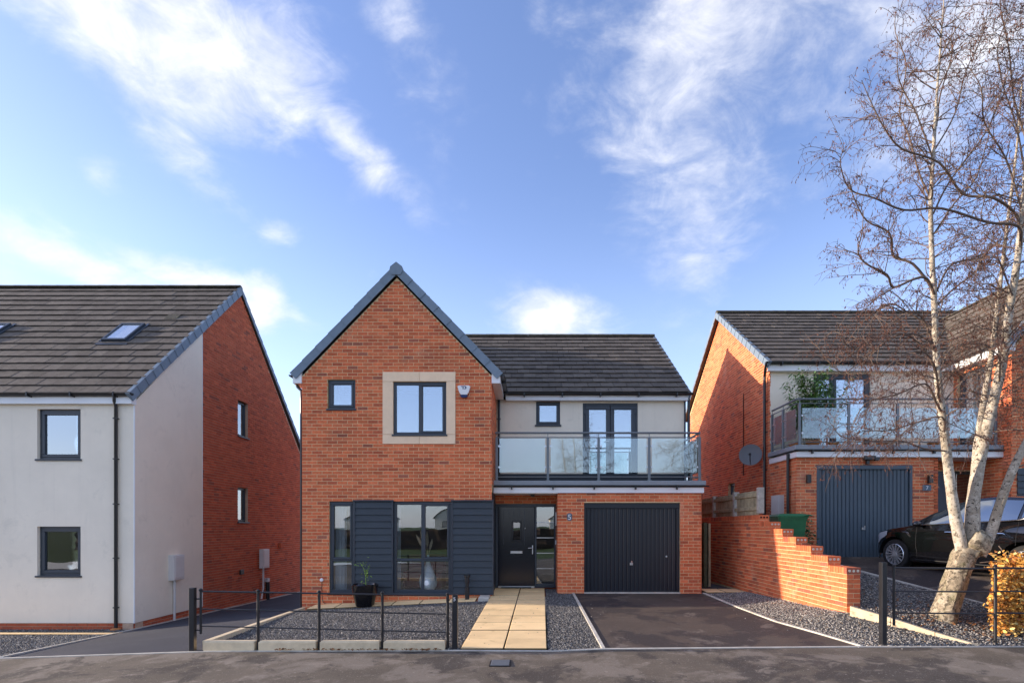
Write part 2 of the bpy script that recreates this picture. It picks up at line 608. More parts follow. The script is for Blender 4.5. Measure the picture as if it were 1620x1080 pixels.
M['dish'] = mat('dish_grey', (.16, .17, .185), .5, .4)
M['pot'] = mat('glazed_pot', (.008, .008, .010), .12, .6)
M['terracotta'] = mat('terracotta', (.45, .19, .07), .85, .25, var=.15, vscale=12)
M['soil'] = mat('soil', (.03, .022, .015), 1, .1, bump=1, bscale=40)
M['leaf'] = mat('green_leaf', (.17, .31, .09), .6, .35, isl=.45)
M['leaf_lime'] = mat('lime_leaf', (.24, .38, .06), .6, .35, isl=.3)
M['leaf_dark'] = mat('dark_green_leaf', (.06, .13, .05), .6, .35, isl=.4)
LF = [(4, (.62, .33, .07)), (3, (.50, .20, .035)), (2, (.72, .46, .14)), (2, (.30, .11, .03)), (1, (.78, .60, .25))]
M['beech'] = mat('beech_leaf', (.4, .2, .05), .6, .35, hue=LF, isl=.2)
M['bark'] = mat('birch_bark', (.43, .38, .31), .85, .25, var=.34, vscale=20, bump=1.0, bscale=50,
                dirt=[((.28, .23, .17), 4.0, .46, .56, .65), ((.60, .55, .46), 7.0, .53, .62, .7), ((.05, .04, .035), 26.0, .575, .60, .95), ((.09, .07, .05), 9.0, .60, .64, .8)])
M['bark_low'] = mat('old_birch_bark', (.25, .205, .145), .9, .25, var=.4, vscale=26, bump=1.0, bscale=32,
                    dirt=[((.42, .37, .28), 7.0, .50, .58, .75), ((.06, .048, .035), 17.0, .52, .57, .85), ((.14, .14, .06), 3.0, .54, .66, .4)])
M['branch'] = mat('branch_bark', (.16, .115, .09), .8, .3, var=.25, vscale=12)
M['twig'] = mat('twig_bark', (.105, .058, .045), .75, .3, isl=.3)
M['catkin'] = mat('catkin', (.15, .065, .042), .8, .25, isl=.4)
M['car'] = mat('black_car_paint', (.003, .003, .004), .10, .45, coat=1.0)
M['car_trim'] = mat('car_trim_black', (.012, .012, .013), .55, .4)
M['rubber'] = mat('tyre_rubber', (.018, .018, .019), .8, .3)
M['chrome'] = mat('chrome', (.75, .76, .78), .12, .6, metal=1.0)
M['alloy'] = mat('alloy_silver', (.62, .63, .66), .3, .5, metal=.7)
M['lamp_glass'] = mat('headlamp_lens', (.30, .33, .38), .08, .8)
M['vase'] = mat('white_vase', (.88, .90, .92), .3, .5)
M['pampas'] = mat('pampas_plume', (.60, .48, .32), .95, .2, var=.2, vscale=30)
M['curtain'] = mat('white_curtain', (.75, .77, .80), .9, .2)
M['room'] = mat('room_wall', (.30, .29, .28), .9, .2)
M['room_dark'] = mat('room_dark', (.10, .095, .085), .9, .2)
M['room_blue'] = mat('room_pale', (.16, .24, .34), .9, .2)
M['sofa'] = mat('red_sofa', (.35, .05, .06), .9, .2)
M['sofa_grey'] = mat('grey_sofa', (.18, .18, .17), .9, .2)
M['brass'] = mat('pale_mortar_plug', (.60, .55, .45), .9, .2, var=.2, vscale=60)
M['hole'] = mat('brick_core_hole', (.02, .015, .012), .95, .1)
M['navy'] = mat('navy_print', (.008, .025, .12), .4, .4)
M['plaque_white'] = mat('plaque_white', (.80, .80, .80), .4, .4)
M['plaque_slate'] = mat('plaque_slate', (.10, .14, .18), .5, .4)
M['grass'] = mat('grass_field', (.065, .095, .03), .95, .2, var=.3, vscale=.8)
M['hedge_far'] = mat('winter_hedge', (.085, .062, .05), .95, .2, var=.35, vscale=1.5, bump=1, bscale=8)
M['litter'] = mat('dead_leaf', (.20, .09, .035), .9, .2, isl=.4)
M['lilac'] = mat('room_lilac', (.42, .42, .55), .9, .2)
M['g_up'] = glass('window_glass_upper', (.80, .86, .92), .40, wave=.0012, wscale=1.3)
M['g_low'] = glass('window_glass_lower', (.95, .98, .98), .15, wave=.0012, wscale=1.7)
M['g_dark'] = glass('window_glass_grey', (.55, .60, .60), .22, wave=.002)
M['g_bal'] = glass('balustrade_glass', (.90, .965, .955), .13, wave=.001)
M['g_bal2'] = glass('balustrade_glass_frosted', (.86, .95, .96), .10, body=(.66, .78, .80, .20))
M['g_car'] = glass('car_glass', (.14, .17, .19), .04, gmax=.35)

# ---------------------------------------------------------------- the ground


def interp(tab, x):
    for (a, b), (c, d) in zip(tab, tab[1:]):
        if x <= c:
            return b + (d - b) * (x - a) / (c - a) if x > a else b + (d - b) * (x - a) / (c - a) * 0
    return tab[-1][1]


ZE = [(-40, -.6), (-15, -.28), (-7.23, -.10), (-4.4, -.005), (-1, .008), (.3, .0), (1.0, .03), (4.5, .06), (40, .08)]


def ze(x):
    return interp(ZE, x)


YF = 7.33


def patch(name, corners, mat_, nx=8, ny=8, lift=0.0, rough=0.0):
    """bilinear sheet: corners front-left, front-right, back-right, back-left"""
    a, b, c, d = [Vector(p) for p in corners]
    rows = []
    rng = random.Random(hash(name) % 99 + len(name))
    for j in range(ny + 1):
        t = j / ny
        row = []
        for i in range(nx + 1):
            s_ = i / nx
            p = a.lerp(b, s_).lerp(d.lerp(c, s_), t)
            p.z += lift + (rng.uniform(-rough, rough) if 0 < i < nx and 0 < j < ny else 0)
            row.append(p)
        rows.append(row)
    o = MB().grid(rows).build(name, mat_, smooth=True)
    return tag(o, kind='structure')


def bil(corners, s_, t):
    a, b, c, d = [Vector(p) for p in corners]
    return a.lerp(b, s_).lerp(d.lerp(c, s_), t)


# road and pavement in front, and the land beyond
xs = [-60, -30, -20, -15, -10, -7.23, -5.5, -4.4, -2.5, -1, .3, 1, 2.7, 4.5, 6, 9, 14, 22, 40, 60]
rows = []
for y in [-6.0, -3, 0, 2, 4, 5, 6, 6.8, YF]:
    rows.append([Vector((x, y, ze(x) - .004 - .034 * (YF - y) * (1 if y > 0 else 0) - (.25 if y <= 0 else 0))) for x in xs])
tag(MB().grid(rows).build('road', M['tarmac'], smooth=True), kind='structure')
g = MB()
g.add([(-900, -6, -.30), (900, -6, -.30), (900, -900, .6), (-900, -900, .6)], [(0, 1, 2, 3)])
tag(g.build('field', M['grass']), kind='structure')
g = MB()
g.add([(-900, 7.0, -1.6), (900, 7.0, -1.6), (900, 900, -1.2), (-900, 900, -1.2)], [(0, 1, 2, 3)])
tag(g.build('ground', M['gravel_bed']), kind='structure')

# left neighbour's ground
LG = [(-20, YF, ze(-20)), (-7.23, YF, -.10), (-8.60, 11.0, -.52), (-20, 11.0, -.56)]
patch('gravel_bed', LG, M['gravel_bed'], 20, 8)
LG2 = [(-20, 11.56, -.60), (-8.80, 11.56, -.585), (-8.90, 12.05, -.62), (-20, 12.05, -.62)]
patch('gravel_bed', LG2, M['gravel_bed'], 20, 2)
# side drive between the houses
SD = [((-7.23, YF, -.10), (-4.45, YF, 0)), ((-8.80, 11.6, -.585), (-5.02, 11.9, -.165)), ((-8.83, 21.5, -.83), (-5.02, 21.5, -.62)), ((-8.83, 26, -.9), (-5.02, 26, -.7))]
rows = [[Vector(a).lerp(Vector(b), k / 8) for k in range(9)] for a, b in SD]
rr = []
for (r0, r1) in zip(rows, rows[1:]):
    for k in range(6):
        rr.append([a.lerp(b, k / 6) for a, b in zip(r0, r1)])
rr.append(rows[-1])
tag(MB().grid(rr).build('side_drive', M['tarmac_blue'], smooth=True), kind='structure')

# main front yard (left of the path)
GB = [(-4.40, 7.45, .045), (-.955, 7.36, .012), (-.865, 11.38, .12), (-5.00, 11.38, -.10)]
patch('gravel_bed', GB, M['gravel_bed'], 16, 16, rough=.006)
# strip between path and drive
GC = [(.25, YF, .005), (.98, YF, .012), (.98, 12.45, .14), (.37, 12.45, .145)]
patch('gravel_bed', GC, M['gravel_bed'], 4, 16)
GC2 = [(.37, 12.45, .145), (.66, 12.45, .145), (.66, 13.2, .16), (.37, 13.2, .16)]
patch('gravel_bed', GC2, M['gravel_bed'], 2, 2)
# main drive
DE = [(YF, 4.54, .055), (8.1, 4.34, .085), (9.0, 4.13, .10), (10.4, 4.06, .12), (12.45, 4.03, .15)]
rows = []
for (y, xr, zr) in DE + [(12.6, 3.6, .155)]:
    zl = .02 + (y - YF) / 5.12 * .135
    rows.append([Vector((1.0, y, zl)).lerp(Vector((xr, y, zr)), k / 8) for k in range(9)])
tag(MB().grid(rows).build('driveway', M['tarmac_drive'], smooth=True), kind='structure')
# gravel right of the drive up to the stepped wall
GD = []
rows = []
WALLX = 5.0
for (y, xr, zr) in [(YF, 6.18, .058), (8.0, 5.50, .22), (8.48, 5.02, .34), (9.6, 5.02, .28), (11.7, 5.02, .22), (12.5, 5.02, .18)]:
    xl = interp([(a, b) for a, b, c in DE], y)
    zl = interp([(a, c) for a, b, c in DE], y)
    rows.append([Vector((xl, y, zl)).lerp(Vector((xr, y, zr)), k / 8) for k in range(9)])
GDrows = rows
tag(MB().grid(rows).build('gravel_bed', M['gravel_bed'], smooth=True), kind='structure')
patch('side_path', [(3.98, 12.5, .15), (5.02, 12.5, .18), (5.02, 24, .0), (3.98, 24, .0)], M['gravel_bed'], 4, 8)
# right neighbour's drive and gravel
D2 = [((6.60, 12.7, .98), (7.8, 12.7, .98), (12, 12.7, .98), (20, 12.7, .98)),
      ((6.68, 11.6, .86), (7.8, 11.6, .86), (12, 11.6, .88), (20, 11.6, .9)),
      ((6.72, 10.9, .78), (7.8, 10.9, .83), (12, 10.9, .85), (20, 10.9, .87)),
      ((7.64, 9.05, .39), (8.2, 9.2, .74), (12, 9.2, .78), (20, 9.2, .8)),
      ((8.02, 8.3, .25), (8.6, 8.3, .45), (12, 8.3, .5), (20, 8.3, .5)),
      ((8.45, YF, .058), (9.0, YF, .06), (12, YF, .065), (20, YF, .07))]
rr = []
rows = []
for r in D2[::-1]:
    row = []
    for a, b in zip(r, r[1:]):
        for k in range(6):
            row.append(Vector(a).lerp(Vector(b), k / 6))
    row.append(Vector(r[-1]))
    rows.append(row)
for r0, r1 in zip(rows, rows[1:]):
    for k in range(4):
        rr.append([a.lerp(b, k / 4) for a, b in zip(r0, r1)])
rr.append(rows[-1])
tag(MB().grid(rr).build('neighbour_drive', M['tarmac_drive'], smooth=True), kind='structure')
GEr = [((6.20, YF, .058), (8.42, YF, .058)), ((5.55, 8.05, .24), (8.13, 8.05, .22)), ((5.04, 8.48, .44), (7.93, 8.48, .29)), ((5.21, 9.3, .60), (7.50, 9.3, .45)),
       ((5.21, 10.9, .86), (6.70, 10.9, .77)), ((5.21, 12.7, .99), (6.58, 12.7, .97)), ((5.21, 24, 1.1), (6.3, 24, 1.1))]
rows = [[Vector(a).lerp(Vector(b), k / 8) for k in range(9)] for a, b in GEr]
tag(MB().grid(rows).build('gravel_bed', M['gravel_bed'], smooth=True), kind='structure')
patch('terrace', [(6.3, 12.72, .975), (30, 12.72, .975), (30, 40, 1.2), (6.3, 40, 1.2)], M['gravel_bed'], 3, 3)

# gravel stones: real little stones, far too many to count
ICO = np.array([(0, 0, 1), (.89, 0, .45), (.28, .85, .45), (-.72, .53, .45), (-.72, -.53, .45), (.28, -.85, .45), (0, 0, -.6)], float)
ICF = np.array([(0, 1, 2), (0, 2, 3), (0, 3, 4), (0, 4, 5), (0, 5, 1), (6, 2, 1), (6, 3, 2), (6, 4, 3), (6, 5, 4), (6, 1, 5)])


def stones(name, quads, dens, smin, smax, mat_, seed, label_kind='stuff'):
    rs = np.random.RandomState(seed)
    P = []
    for q in quads:
        a, b, c, d = [np.array(p) for p in q]
        area = .5 * np.linalg.norm(np.cross((c - a)[:3], (d - b)[:3]))
        n = int(area * dens)
        s_, t = rs.rand(n, 1), rs.rand(n, 1)
        P.append((a * (1 - s_) + b * s_) * (1 - t) + (d * (1 - s_) + c * s_) * t)
    P = np.concatenate(P)
    n = len(P)
    size = rs.uniform(smin, smax, (n, 1, 1))
    sh = ICO[None] * rs.uniform(.6, 1.25, (n, 7, 1)) * np.stack([rs.uniform(.7, 1.3, n), rs.uniform(.6, 1.1, n), rs.uniform(.4, .75, n)], 1)[:, None, :]
    ang = rs.rand(n) * 2 * np.pi
    tl = rs.normal(0, .45, n)
    ca, sa, ct, st = np.cos(ang), np.sin(ang), np.cos(tl), np.sin(tl)
    x, y, z = sh[..., 0], sh[..., 1], sh[..., 2]
    y, z = y * ct[:, None] - z * st[:, None], y * st[:, None] + z * ct[:, None]
    x, y = x * ca[:, None] - y * sa[:, None], x * sa[:, None] + y * ca[:, None]
    V = np.stack([x, y, z], -1) * size + P[:, None, :]
    V[..., 2] += rs.uniform(0, .010, (n, 1))
    F = (ICF[None] + 7 * np.arange(n)[:, None, None]).reshape(-1, 3)
    me = bpy.data.meshes.new(name)
    me.vertices.add(n * 7)
    me.vertices.foreach_set('co', V.reshape(-1))
    me.loops.add(len(F) * 3)
    me.loops.foreach_set('vertex_index', F.reshape(-1))
    me.polygons.add(len(F))
    me.polygons.foreach_set('loop_start', np.arange(len(F)) * 3)
    me.polygons.foreach_set('loop_total', np.full(len(F), 3))
    me.materials.append(mat_)
    me.update()
    me.validate()
    o = bpy.data.objects.new(name, me)
    C.objects.link(o)
    return o


def rowquads(rows):
    out = []
    for r0, r1 in zip(rows, rows[1:]):
        out.append((r0[0], r0[-1], r1[-1], r1[0]))
    return out


tag(stones('gravel', [GB, GC, GC2], 2100, .008, .018, M['gravel'], 1), 'dark grey chippings in the front yard and beside the slab path', 'gravel', kind='stuff')
tag(stones('gravel', rowquads(GDrows), 2000, .009, .019, M['gravel_pale'], 2), 'pale grey chippings between the driveway and the stepped brick wall', 'gravel', kind='stuff')
tag(stones('gravel', [(a1, b1, b2, a2) for (a1, b1), (a2, b2) in zip(GEr[:5], GEr[1:6])], 1700, .009, .020, M['gravel_pale'], 3), 'grey chippings round the foot of the birch tree', 'gravel', kind='stuff')
tag(stones('gravel', [[(-13.5, YF, -.22), (-7.25, YF, -.10), (-8.62, 11.0, -.52), (-13.5, 11.0, -.55)], [(-14, 11.57, -.6), (-8.82, 11.57, -.585), (-8.9, 12.0, -.6), (-14, 12.0, -.61)]],
           1300, .010, .021, M['gravel'], 4), 'dark grey chippings in front of the pale rendered house', 'gravel', kind='stuff')
stray = stones('gravel', [((-.9, 7.05, ze(0) - .012), (1.2, 7.05, ze(.6) - .012), (1.2, 7.31, ze(.6)), (-.9, 7.31, ze(0))), ((4.3, 7.0, .045), (8.5, 7.0, .05), (8.5, 7.31, .06), (4.3, 7.31, .055)),
                          ((1.06, 7.5, .035), (1.30, 7.5, .035), (1.3, 12.3, .15), (1.06, 12.3, .15)), ((3.75, 8.2, .09), (4.05, 8.2, .09), (3.85, 12.2, .15), (3.6, 12.2, .15)), ((-.93, 7.4, .03), (.2, 7.4, .03), (.3, 12.6, .185), (-.85, 12.6, .185))],
               9, .006, .014, M['gravel_pale'], 9)
tag(stray, 'stray chippings kicked out over the tarmac and the slab path', 'gravel', kind='stuff')
# fallen leaves caught along the kerb and under the tree
rs = random.Random(4)
lb = MB()
for k in range(520):
    r = rs.random()
    if r < .25:
        x, y, z = rs.uniform(-3.5, -1.2), rs.uniform(7.24, 7.32), .012
    elif r < .45:
        x, y = rs.uniform(5.3, 6.6), rs.uniform(7.7, 8.6)
        z = .25 + (y - 8) * .4
    elif r < .85:
        x, y = rs.gauss(6.25, .45), rs.gauss(8.15, .3)
        z = .27 + (y - 8.05) * .42
    else:
        x, y = rs.uniform(6.0, 8.4), rs.uniform(7.4, 7.8)
        z = .10 + (y - 7.4) * .3
    a = rs.uniform(0, 6.28); l = rs.uniform(.015, .035); w = l * .5
    d = Vector((math.cos(a), math.sin(a), rs.uniform(-.3, .5))); e = Vector((-math.sin(a), math.cos(a), rs.uniform(-.3, .3)))
    c = Vector((x, y, z + .02))
    lb.add([c - d * l, c - e * w, c + d * l, c + e * w + Vector((0, 0, .008))], [(0, 1, 2), (0, 2, 3)])
tag(lb.build('fallen_leaves', M['litter']), 'brown fallen leaves scattered along the kerb stones and under the birch', 'dead leaves', kind='stuff')

# edgings: thin concrete strips (structure)


def edging(pts, w=.05, h=.02, depth=.12, name='concrete_edging', side=1, m='edging'):
    pts = [Vector(p) for p in pts]
    rt, lt = [], []
    for i, p in enumerate(pts):
        a = pts[max(0, i - 1)]; b = pts[min(len(pts) - 1, i + 1)]
        t = (b - a); t.z = 0; t.normalize()
        nrm = Vector((t.y, -t.x, 0)) * (w / 2)
        rt.append(p + nrm + Vector((0, 0, h))); lt.append(p - nrm + Vector((0, 0, h)))
    mb = MB()
    n = len(pts)
    vs = lt + rt + [v - Vector((0, 0, depth)) for v in lt] + [v - Vector((0, 0, depth)) for v in rt]
    fs = []
    for i in range(n - 1):
        fs += [(i, n + i, n + i + 1, i + 1), (n + i, 3 * n + i, 3 * n + i + 1, n + i + 1), (2 * n + i, i, i + 1, 2 * n + i + 1)]
    fs += [(0, 2 * n, 3 * n, n), (n - 1, 2 * n - 1, 4 * n - 1, 3 * n - 1)]
    mb.add(vs, fs)
    return tag(mb.build(name, M[m]), kind='structure')


edging([(x, YF, ze(x)) for x in xs[2:-3]], .045, .006)
edging([(1.01, YF + .02, .012), (1.01, 12.43, .14)], .05, .028)
edging([(b, a + (.02 if a == YF else 0), c) for a, b, c in DE], .045, .02)
edging([(-7.23, YF + .02, -.10), (-8.80, 11.6, -.585), (-8.80, 21.5, -.82)], .05, .022)
edging([(8.45, YF + .02, .058), (8.02, 8.3, .25), (7.64, 9.05, .39), (6.72, 10.9, .78), (6.60, 12.68, .98)], .05, .025)
# kerb stones, path slabs: one object each
k_root = empty('kerb', (-2.8, 7.39, 0), 'row of pale concrete kerb stones along the foot of the left iron fence', 'kerb')
ends = [(-4.46, -3.77), (-3.71, -2.93), (-2.87, -2.06), (-2.00, -1.16)]
for a, b in ends:
    mb = MB()
    F = Fr((0, 0, 0), (1, 0, 0), (0, 1, 0), (0, 0, 1))
    mb.cbox(F, a, b, 7.345, 7.455, -.05, .128, .014)
    mb.build('kerb_stone', M['kerb'], k_root)
k2 = empty('kerb', (-4.7, 9.6, 0), 'concrete kerb edging between the bluish side drive and the front yard gravel', 'kerb')
pts = [Vector((-4.46, 7.40, .125)), Vector((-4.60, 8.5, .075)), Vector((-4.76, 9.7, .015)), Vector((-4.9, 10.8, -.04)), Vector((-5.0, 11.88, -.085))]
for a, b in zip(pts, pts[1:]):
    b2 = a.lerp(b, .985)
    mb = MB()
    mb.prism([a + Vector((-.045, 0, 0)), a + Vector((.045, 0, 0)), b2 + Vector((.045, 0, 0)), b2 + Vector((-.045, 0, 0))], .16)
    mb.build('kerb_stone', M['kerb'], k2)
k3 = empty('kerb', (5.6, 7.9, .2), 'sandy concrete kerb edging running down from the end of the stepped wall', 'kerb')
pts = [Vector((5.04, 8.44, .45)), Vector((5.42, 8.05, .33)), Vector((5.80, 7.68, .19)), Vector((6.17, 7.36, .075))]
for a, b in zip(pts, pts[1:]):
    b2 = a.lerp(b, .985)
    mb = MB()
    mb.prism([a + Vector((-.03, -.035, 0)), a + Vector((.03, .035, 0)), b2 + Vector((.03, .035, 0)), b2 + Vector((-.03, -.035, 0))][::-1], .22)
    mb.build('kerb_stone', M['kerb'], k3)
p_root = empty('slab_path', (-.3, 10, .1), 'buff paving slab path leading up to the front door', 'path')


def slab(root, tl, tr, br_, bl, th=.05, mt='slab'):
    g_ = .015
    P = [Vector(q) for q in (bl, br_, tr, tl)]
    c = sum(P, Vector()) / 4
    P = [p + (c - p).normalized() * g_ for p in P]
    top = [p + (c - p).normalized() * .008 for p in P]
    mb = MB()
    lo = [p - Vector((0, 0, .004)) for p in P]
    bt = [p - Vector((0, 0, th)) for p in P]
    vs = top + lo + bt
    fs = [(0, 1, 2, 3)]
    for k in range(4):
        j = (k + 1) % 4
        fs += [(k, 4 + k, 4 + j, j)]
    mb.add(vs, fs)
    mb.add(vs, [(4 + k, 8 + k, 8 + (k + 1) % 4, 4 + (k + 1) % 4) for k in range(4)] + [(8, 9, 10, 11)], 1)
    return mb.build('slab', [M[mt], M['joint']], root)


ny = 10
rs = random.Random(2)
for j in range(ny):
    y0 = YF + .03 + j * (5.79 / ny); y1 = y0 + 5.79 / ny
    for side in (0, 1):
        def pt(s_, y):
            t = (y - YF) / 5.8
            xl, xm, xr = -.957 + .107 * t, -.357 + .13 * t, .24 + .13 * t
            z = .026 + .172 * t
            return Vector(((xl, xm, xr)[s_], y, z))
        a, b = (0, 1) if side == 0 else (1, 2)
        dz = Vector((0, 0, rs.uniform(-.004, .004)))
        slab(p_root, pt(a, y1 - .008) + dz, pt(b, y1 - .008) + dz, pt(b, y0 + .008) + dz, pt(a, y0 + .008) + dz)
b_root = empty('slab_strip', (-2.8, 11.6, .0), 'narrow buff slab strip along the foot of the main house gable wall', 'path')
x = -4.75
while x < -1.15:
    x1 = min(x + .6, -1.15)
    zz = lambda X: -.045 + .045 * (X + 4.75)
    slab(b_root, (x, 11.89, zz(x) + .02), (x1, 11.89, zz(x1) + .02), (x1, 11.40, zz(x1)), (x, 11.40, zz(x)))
    x = x1
l_root = empty('slab_strip', (-11, 11.3, -.5), 'buff slab path running along the front of the pale rendered house', 'path')
x = -8.72
k = 0
while x > -14.5:
    x1 = x - .6
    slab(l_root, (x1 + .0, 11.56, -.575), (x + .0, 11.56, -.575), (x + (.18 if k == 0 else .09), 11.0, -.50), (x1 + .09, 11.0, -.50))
    x = x1; k += 1
s_root = empty('slab_strip', (4.55, 12.6, .2), 'pair of buff slabs at the mouth of the side passage', 'path')
for x in (4.07, 4.52):
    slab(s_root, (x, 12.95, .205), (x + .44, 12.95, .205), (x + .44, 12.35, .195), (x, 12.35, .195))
# concrete block beside the path
mb = MB(); F = Fr((0, 0, 0), (1, 0, 0), (0, 1, 0), (0, 0, 1))
mb.cbox(F, -1.10, -.87, 11.45, 11.88, .02, .19, .02)
tag(mb.build('concrete_block', M['edging']), 'short grey concrete kerb block beside the top of the slab path', 'concrete block')
mc = empty('manhole_cover', (-.39, 6.70, .0), 'small dark metal access cover set in the tarmac footway', 'manhole cover')
zc_ = ze(-.39) - .004 - .034 * (YF - 6.75)
MB().box(-.50, -.24, 6.60, 6.90, zc_ - .02, zc_ + .006).build('cover_frame', M['iron'], mc)
mb = MB().box(-.485, -.255, 6.615, 6.885, zc_ - .02, zc_ + .011)
for k in range(5):
    mb.box(-.47, -.27, 6.64 + k * .05, 6.655 + k * .05, zc_ + .01, zc_ + .015)
mb.build('cover_plate', M['dish'], mc)

# ---------------------------------------------------------------- walls, bricks, roofs, windows


def wall(name, F, u0, u1, v0, v1, holes, mt, parent, th=.24, gable=None, n=0.0):
    """backing wall with real openings; gable = (apex_u, apex_v) above v1"""
    us = sorted({u0, u1, *[min(max(h[0], u0), u1) for h in holes], *[min(max(h[1], u0), u1) for h in holes]})
    vs_ = sorted({v0, v1, *[min(max(h[2], v0), v1) for h in holes], *[min(max(h[3], v0), v1) for h in holes]})
    mb = MB()

    def solid(i, j):
        if i < 0 or j < 0 or i >= len(us) - 1 or j >= len(vs_) - 1:
            return False
        cu, cv = (us[i] + us[i + 1]) / 2, (vs_[j] + vs_[j + 1]) / 2
        return not any(h[0] < cu < h[1] and h[2] < cv < h[3] for h in holes)
    for i in range(len(us) - 1):
        for j in range(len(vs_) - 1):
            if not solid(i, j):
                continue
            a, b, c, d = us[i], us[i + 1], vs_[j], vs_[j + 1]
            P = [F.p(a, c, n), F.p(b, c, n), F.p(b, d, n), F.p(a, d, n)]
            Q = [F.p(a, c, n - th), F.p(b, c, n - th), F.p(b, d, n - th), F.p(a, d, n - th)]
            fs = [(0, 1, 2, 3), (7, 6, 5, 4)]
            if not solid(i, j - 1): fs.append((0, 4, 5, 1))
            if not solid(i + 1, j): fs.append((1, 5, 6, 2))
            if not solid(i, j + 1): fs.append((2, 6, 7, 3))
            if not solid(i - 1, j): fs.append((3, 7, 4, 0))
            mb.add(P + Q, fs)
    if gable:
        mb.extr(F, [(u0, v1), (u1, v1), gable], n - th, n)
    return mb.build(name, mt, parent)


BL, BH, JT = .2145, .0645, .011


def brick_mesh(name, mt, l=BL, h=BH, d=.03, c=.002):
    F = Fr((0, 0, 0), (1, 0, 0), (0, 0, 1), (0, -1, 0))
    mb = MB()
    u0, u1, v0, v1 = -l / 2, l / 2, -h / 2, h / 2
    b = [F.p(u0, v0, -d), F.p(u1, v0, -d), F.p(u1, v1, -d), F.p(u0, v1, -d)]
    e = [F.p(u0, v0, -c), F.p(u1, v0, -c), F.p(u1, v1, -c), F.p(u0, v1, -c)]
    t = [F.p(u0 + c, v0 + c, 0), F.p(u1 - c, v0 + c, 0), F.p(u1 - c, v1 - c, 0), F.p(u0 + c, v1 - c, 0)]
    fs = []
    for k in range(4):
        j = (k + 1) % 4
        fs += [(k, j, 4 + j, 4 + k), (4 + k, 4 + j, 8 + j, 8 + k)]
    fs.append((8, 9, 10, 11))
    me = bpy.data.meshes.new(name)
    me.from_pydata([tuple(v) for v in b + e + t], [], fs)
    me.materials.append(mt)
    return me


def bricks(F, u0, u1, v0, v1, holes, thing, part, mt, budget, clip=None, phase=0, proud=.0035, seed=0, pick=None, cell=None):
    """lay real bricks; up to budget[0] full stretchers become objects of their own (those pick() prefers), the rest one mesh"""
    rs = random.Random(seed)
    pieces = []
    nc = int(round((v1 - v0) / .075))
    for c in range(nc):
        a = v0 + c * .075 + .005
        b = a + BH
        if b > v1 + .02:
            break
        lo, hi = u0, u1
        if clip:
            l2, h2 = clip(b)
            lo, hi = max(lo, l2), min(hi, h2)
            if hi - lo < .05:
                continue
        segs = [(lo, hi, a, b)]
        for h in holes:
            out = []
            for s in segs:
                ov = min(s[3], h[3]) - max(s[2], h[2])
                if ov <= .006 or s[1] <= h[0] or s[0] >= h[1]:
                    out.append(s); continue
                if s[0] < h[0]: out.append((s[0], h[0], s[2], s[3]))
                if s[1] > h[1]: out.append((h[1], s[1], s[2], s[3]))
                if ov < (s[3] - s[2]) - .015:
                    m0, m1 = max(s[0], h[0]), min(s[1], h[1])
                    if s[3] > h[3] + .01: out.append((m0, m1, h[3], s[3]))
                    elif s[2] < h[2] - .01: out.append((m0, m1, s[2], h[2]))
            segs = out
        off = ((c + phase) % 2) * .1125
        for s in segs:
            k = math.floor((s[0] - u0 - off) / .225) - 1
            while True:
                x0 = u0 + off + k * .225
                x1 = x0 + BL
                k += 1
                if x0 > s[1]:
                    break
                p0, p1 = max(x0, s[0]), min(x1, s[1])
                if p1 - p0 < .022:
                    continue
                pieces.append((p0, p1, s[2], s[3], p1 - p0 > BL - .002 and s[3] - s[2] > BH - .002))
    full = [i for i, p in enumerate(pieces) if p[4]]
    if pick:
        full.sort(key=lambda i: pick(pieces[i]))
    n = min(budget[0], len(full))
    chosen = set(full[:n])
    budget[0] -= n
    me = None
    mb = MB()
    c = .002
    for i, (p0, p1, q0, q1, fl) in enumerate(pieces):
        dn = proud + rs.uniform(-.0014, .0014)
        if i in chosen:
            if me is None:
                me = brick_mesh('brick', mt)
            ctr = F.p((p0 + p1) / 2 + rs.uniform(-.001, .001), (q0 + q1) / 2 + rs.uniform(-.0012, .0012), dn)
            X, Z, Y = F.U, F.V, -F.N
            m4 = Matrix(((X.x, Y.x, Z.x, ctr.x), (X.y, Y.y, Z.y, ctr.y), (X.z, Y.z, Z.z, ctr.z), (0, 0, 0, 1)))
            inst('brick', me, part, m4)
            continue
        j0, j1 = rs.uniform(-.0015, .0015), rs.uniform(-.0012, .0012)
        a = [F.p(p0 + j0, q0 + j1, -.02), F.p(p1 + j0, q0 + j1, -.02), F.p(p1 + j0, q1 + j1, -.02), F.p(p0 + j0, q1 + j1, -.02)]
        e = [F.p(p0 + j0, q0 + j1, dn - c), F.p(p1 + j0, q0 + j1, dn - c), F.p(p1 + j0, q1 + j1, dn - c), F.p(p0 + j0, q1 + j1, dn - c)]
        t = [F.p(p0 + j0 + c, q0 + j1 + c, dn), F.p(p1 + j0 - c, q0 + j1 + c, dn), F.p(p1 + j0 - c, q1 + j1 - c, dn), F.p(p0 + j0 + c, q1 + j1 - c, dn)]
        fs = []
        for k in range(4):
            j = (k + 1) % 4
            fs += [(k, j, 4 + j, 4 + k), (4 + k, 4 + j, 8 + j, 8 + k)]
        fs.append((8, 9, 10, 11))
        mb.add(a + e + t, fs)
    if mb.v:
        o = mb.build('brickwork', mt, part)
        o['kind'] = 'stuff'


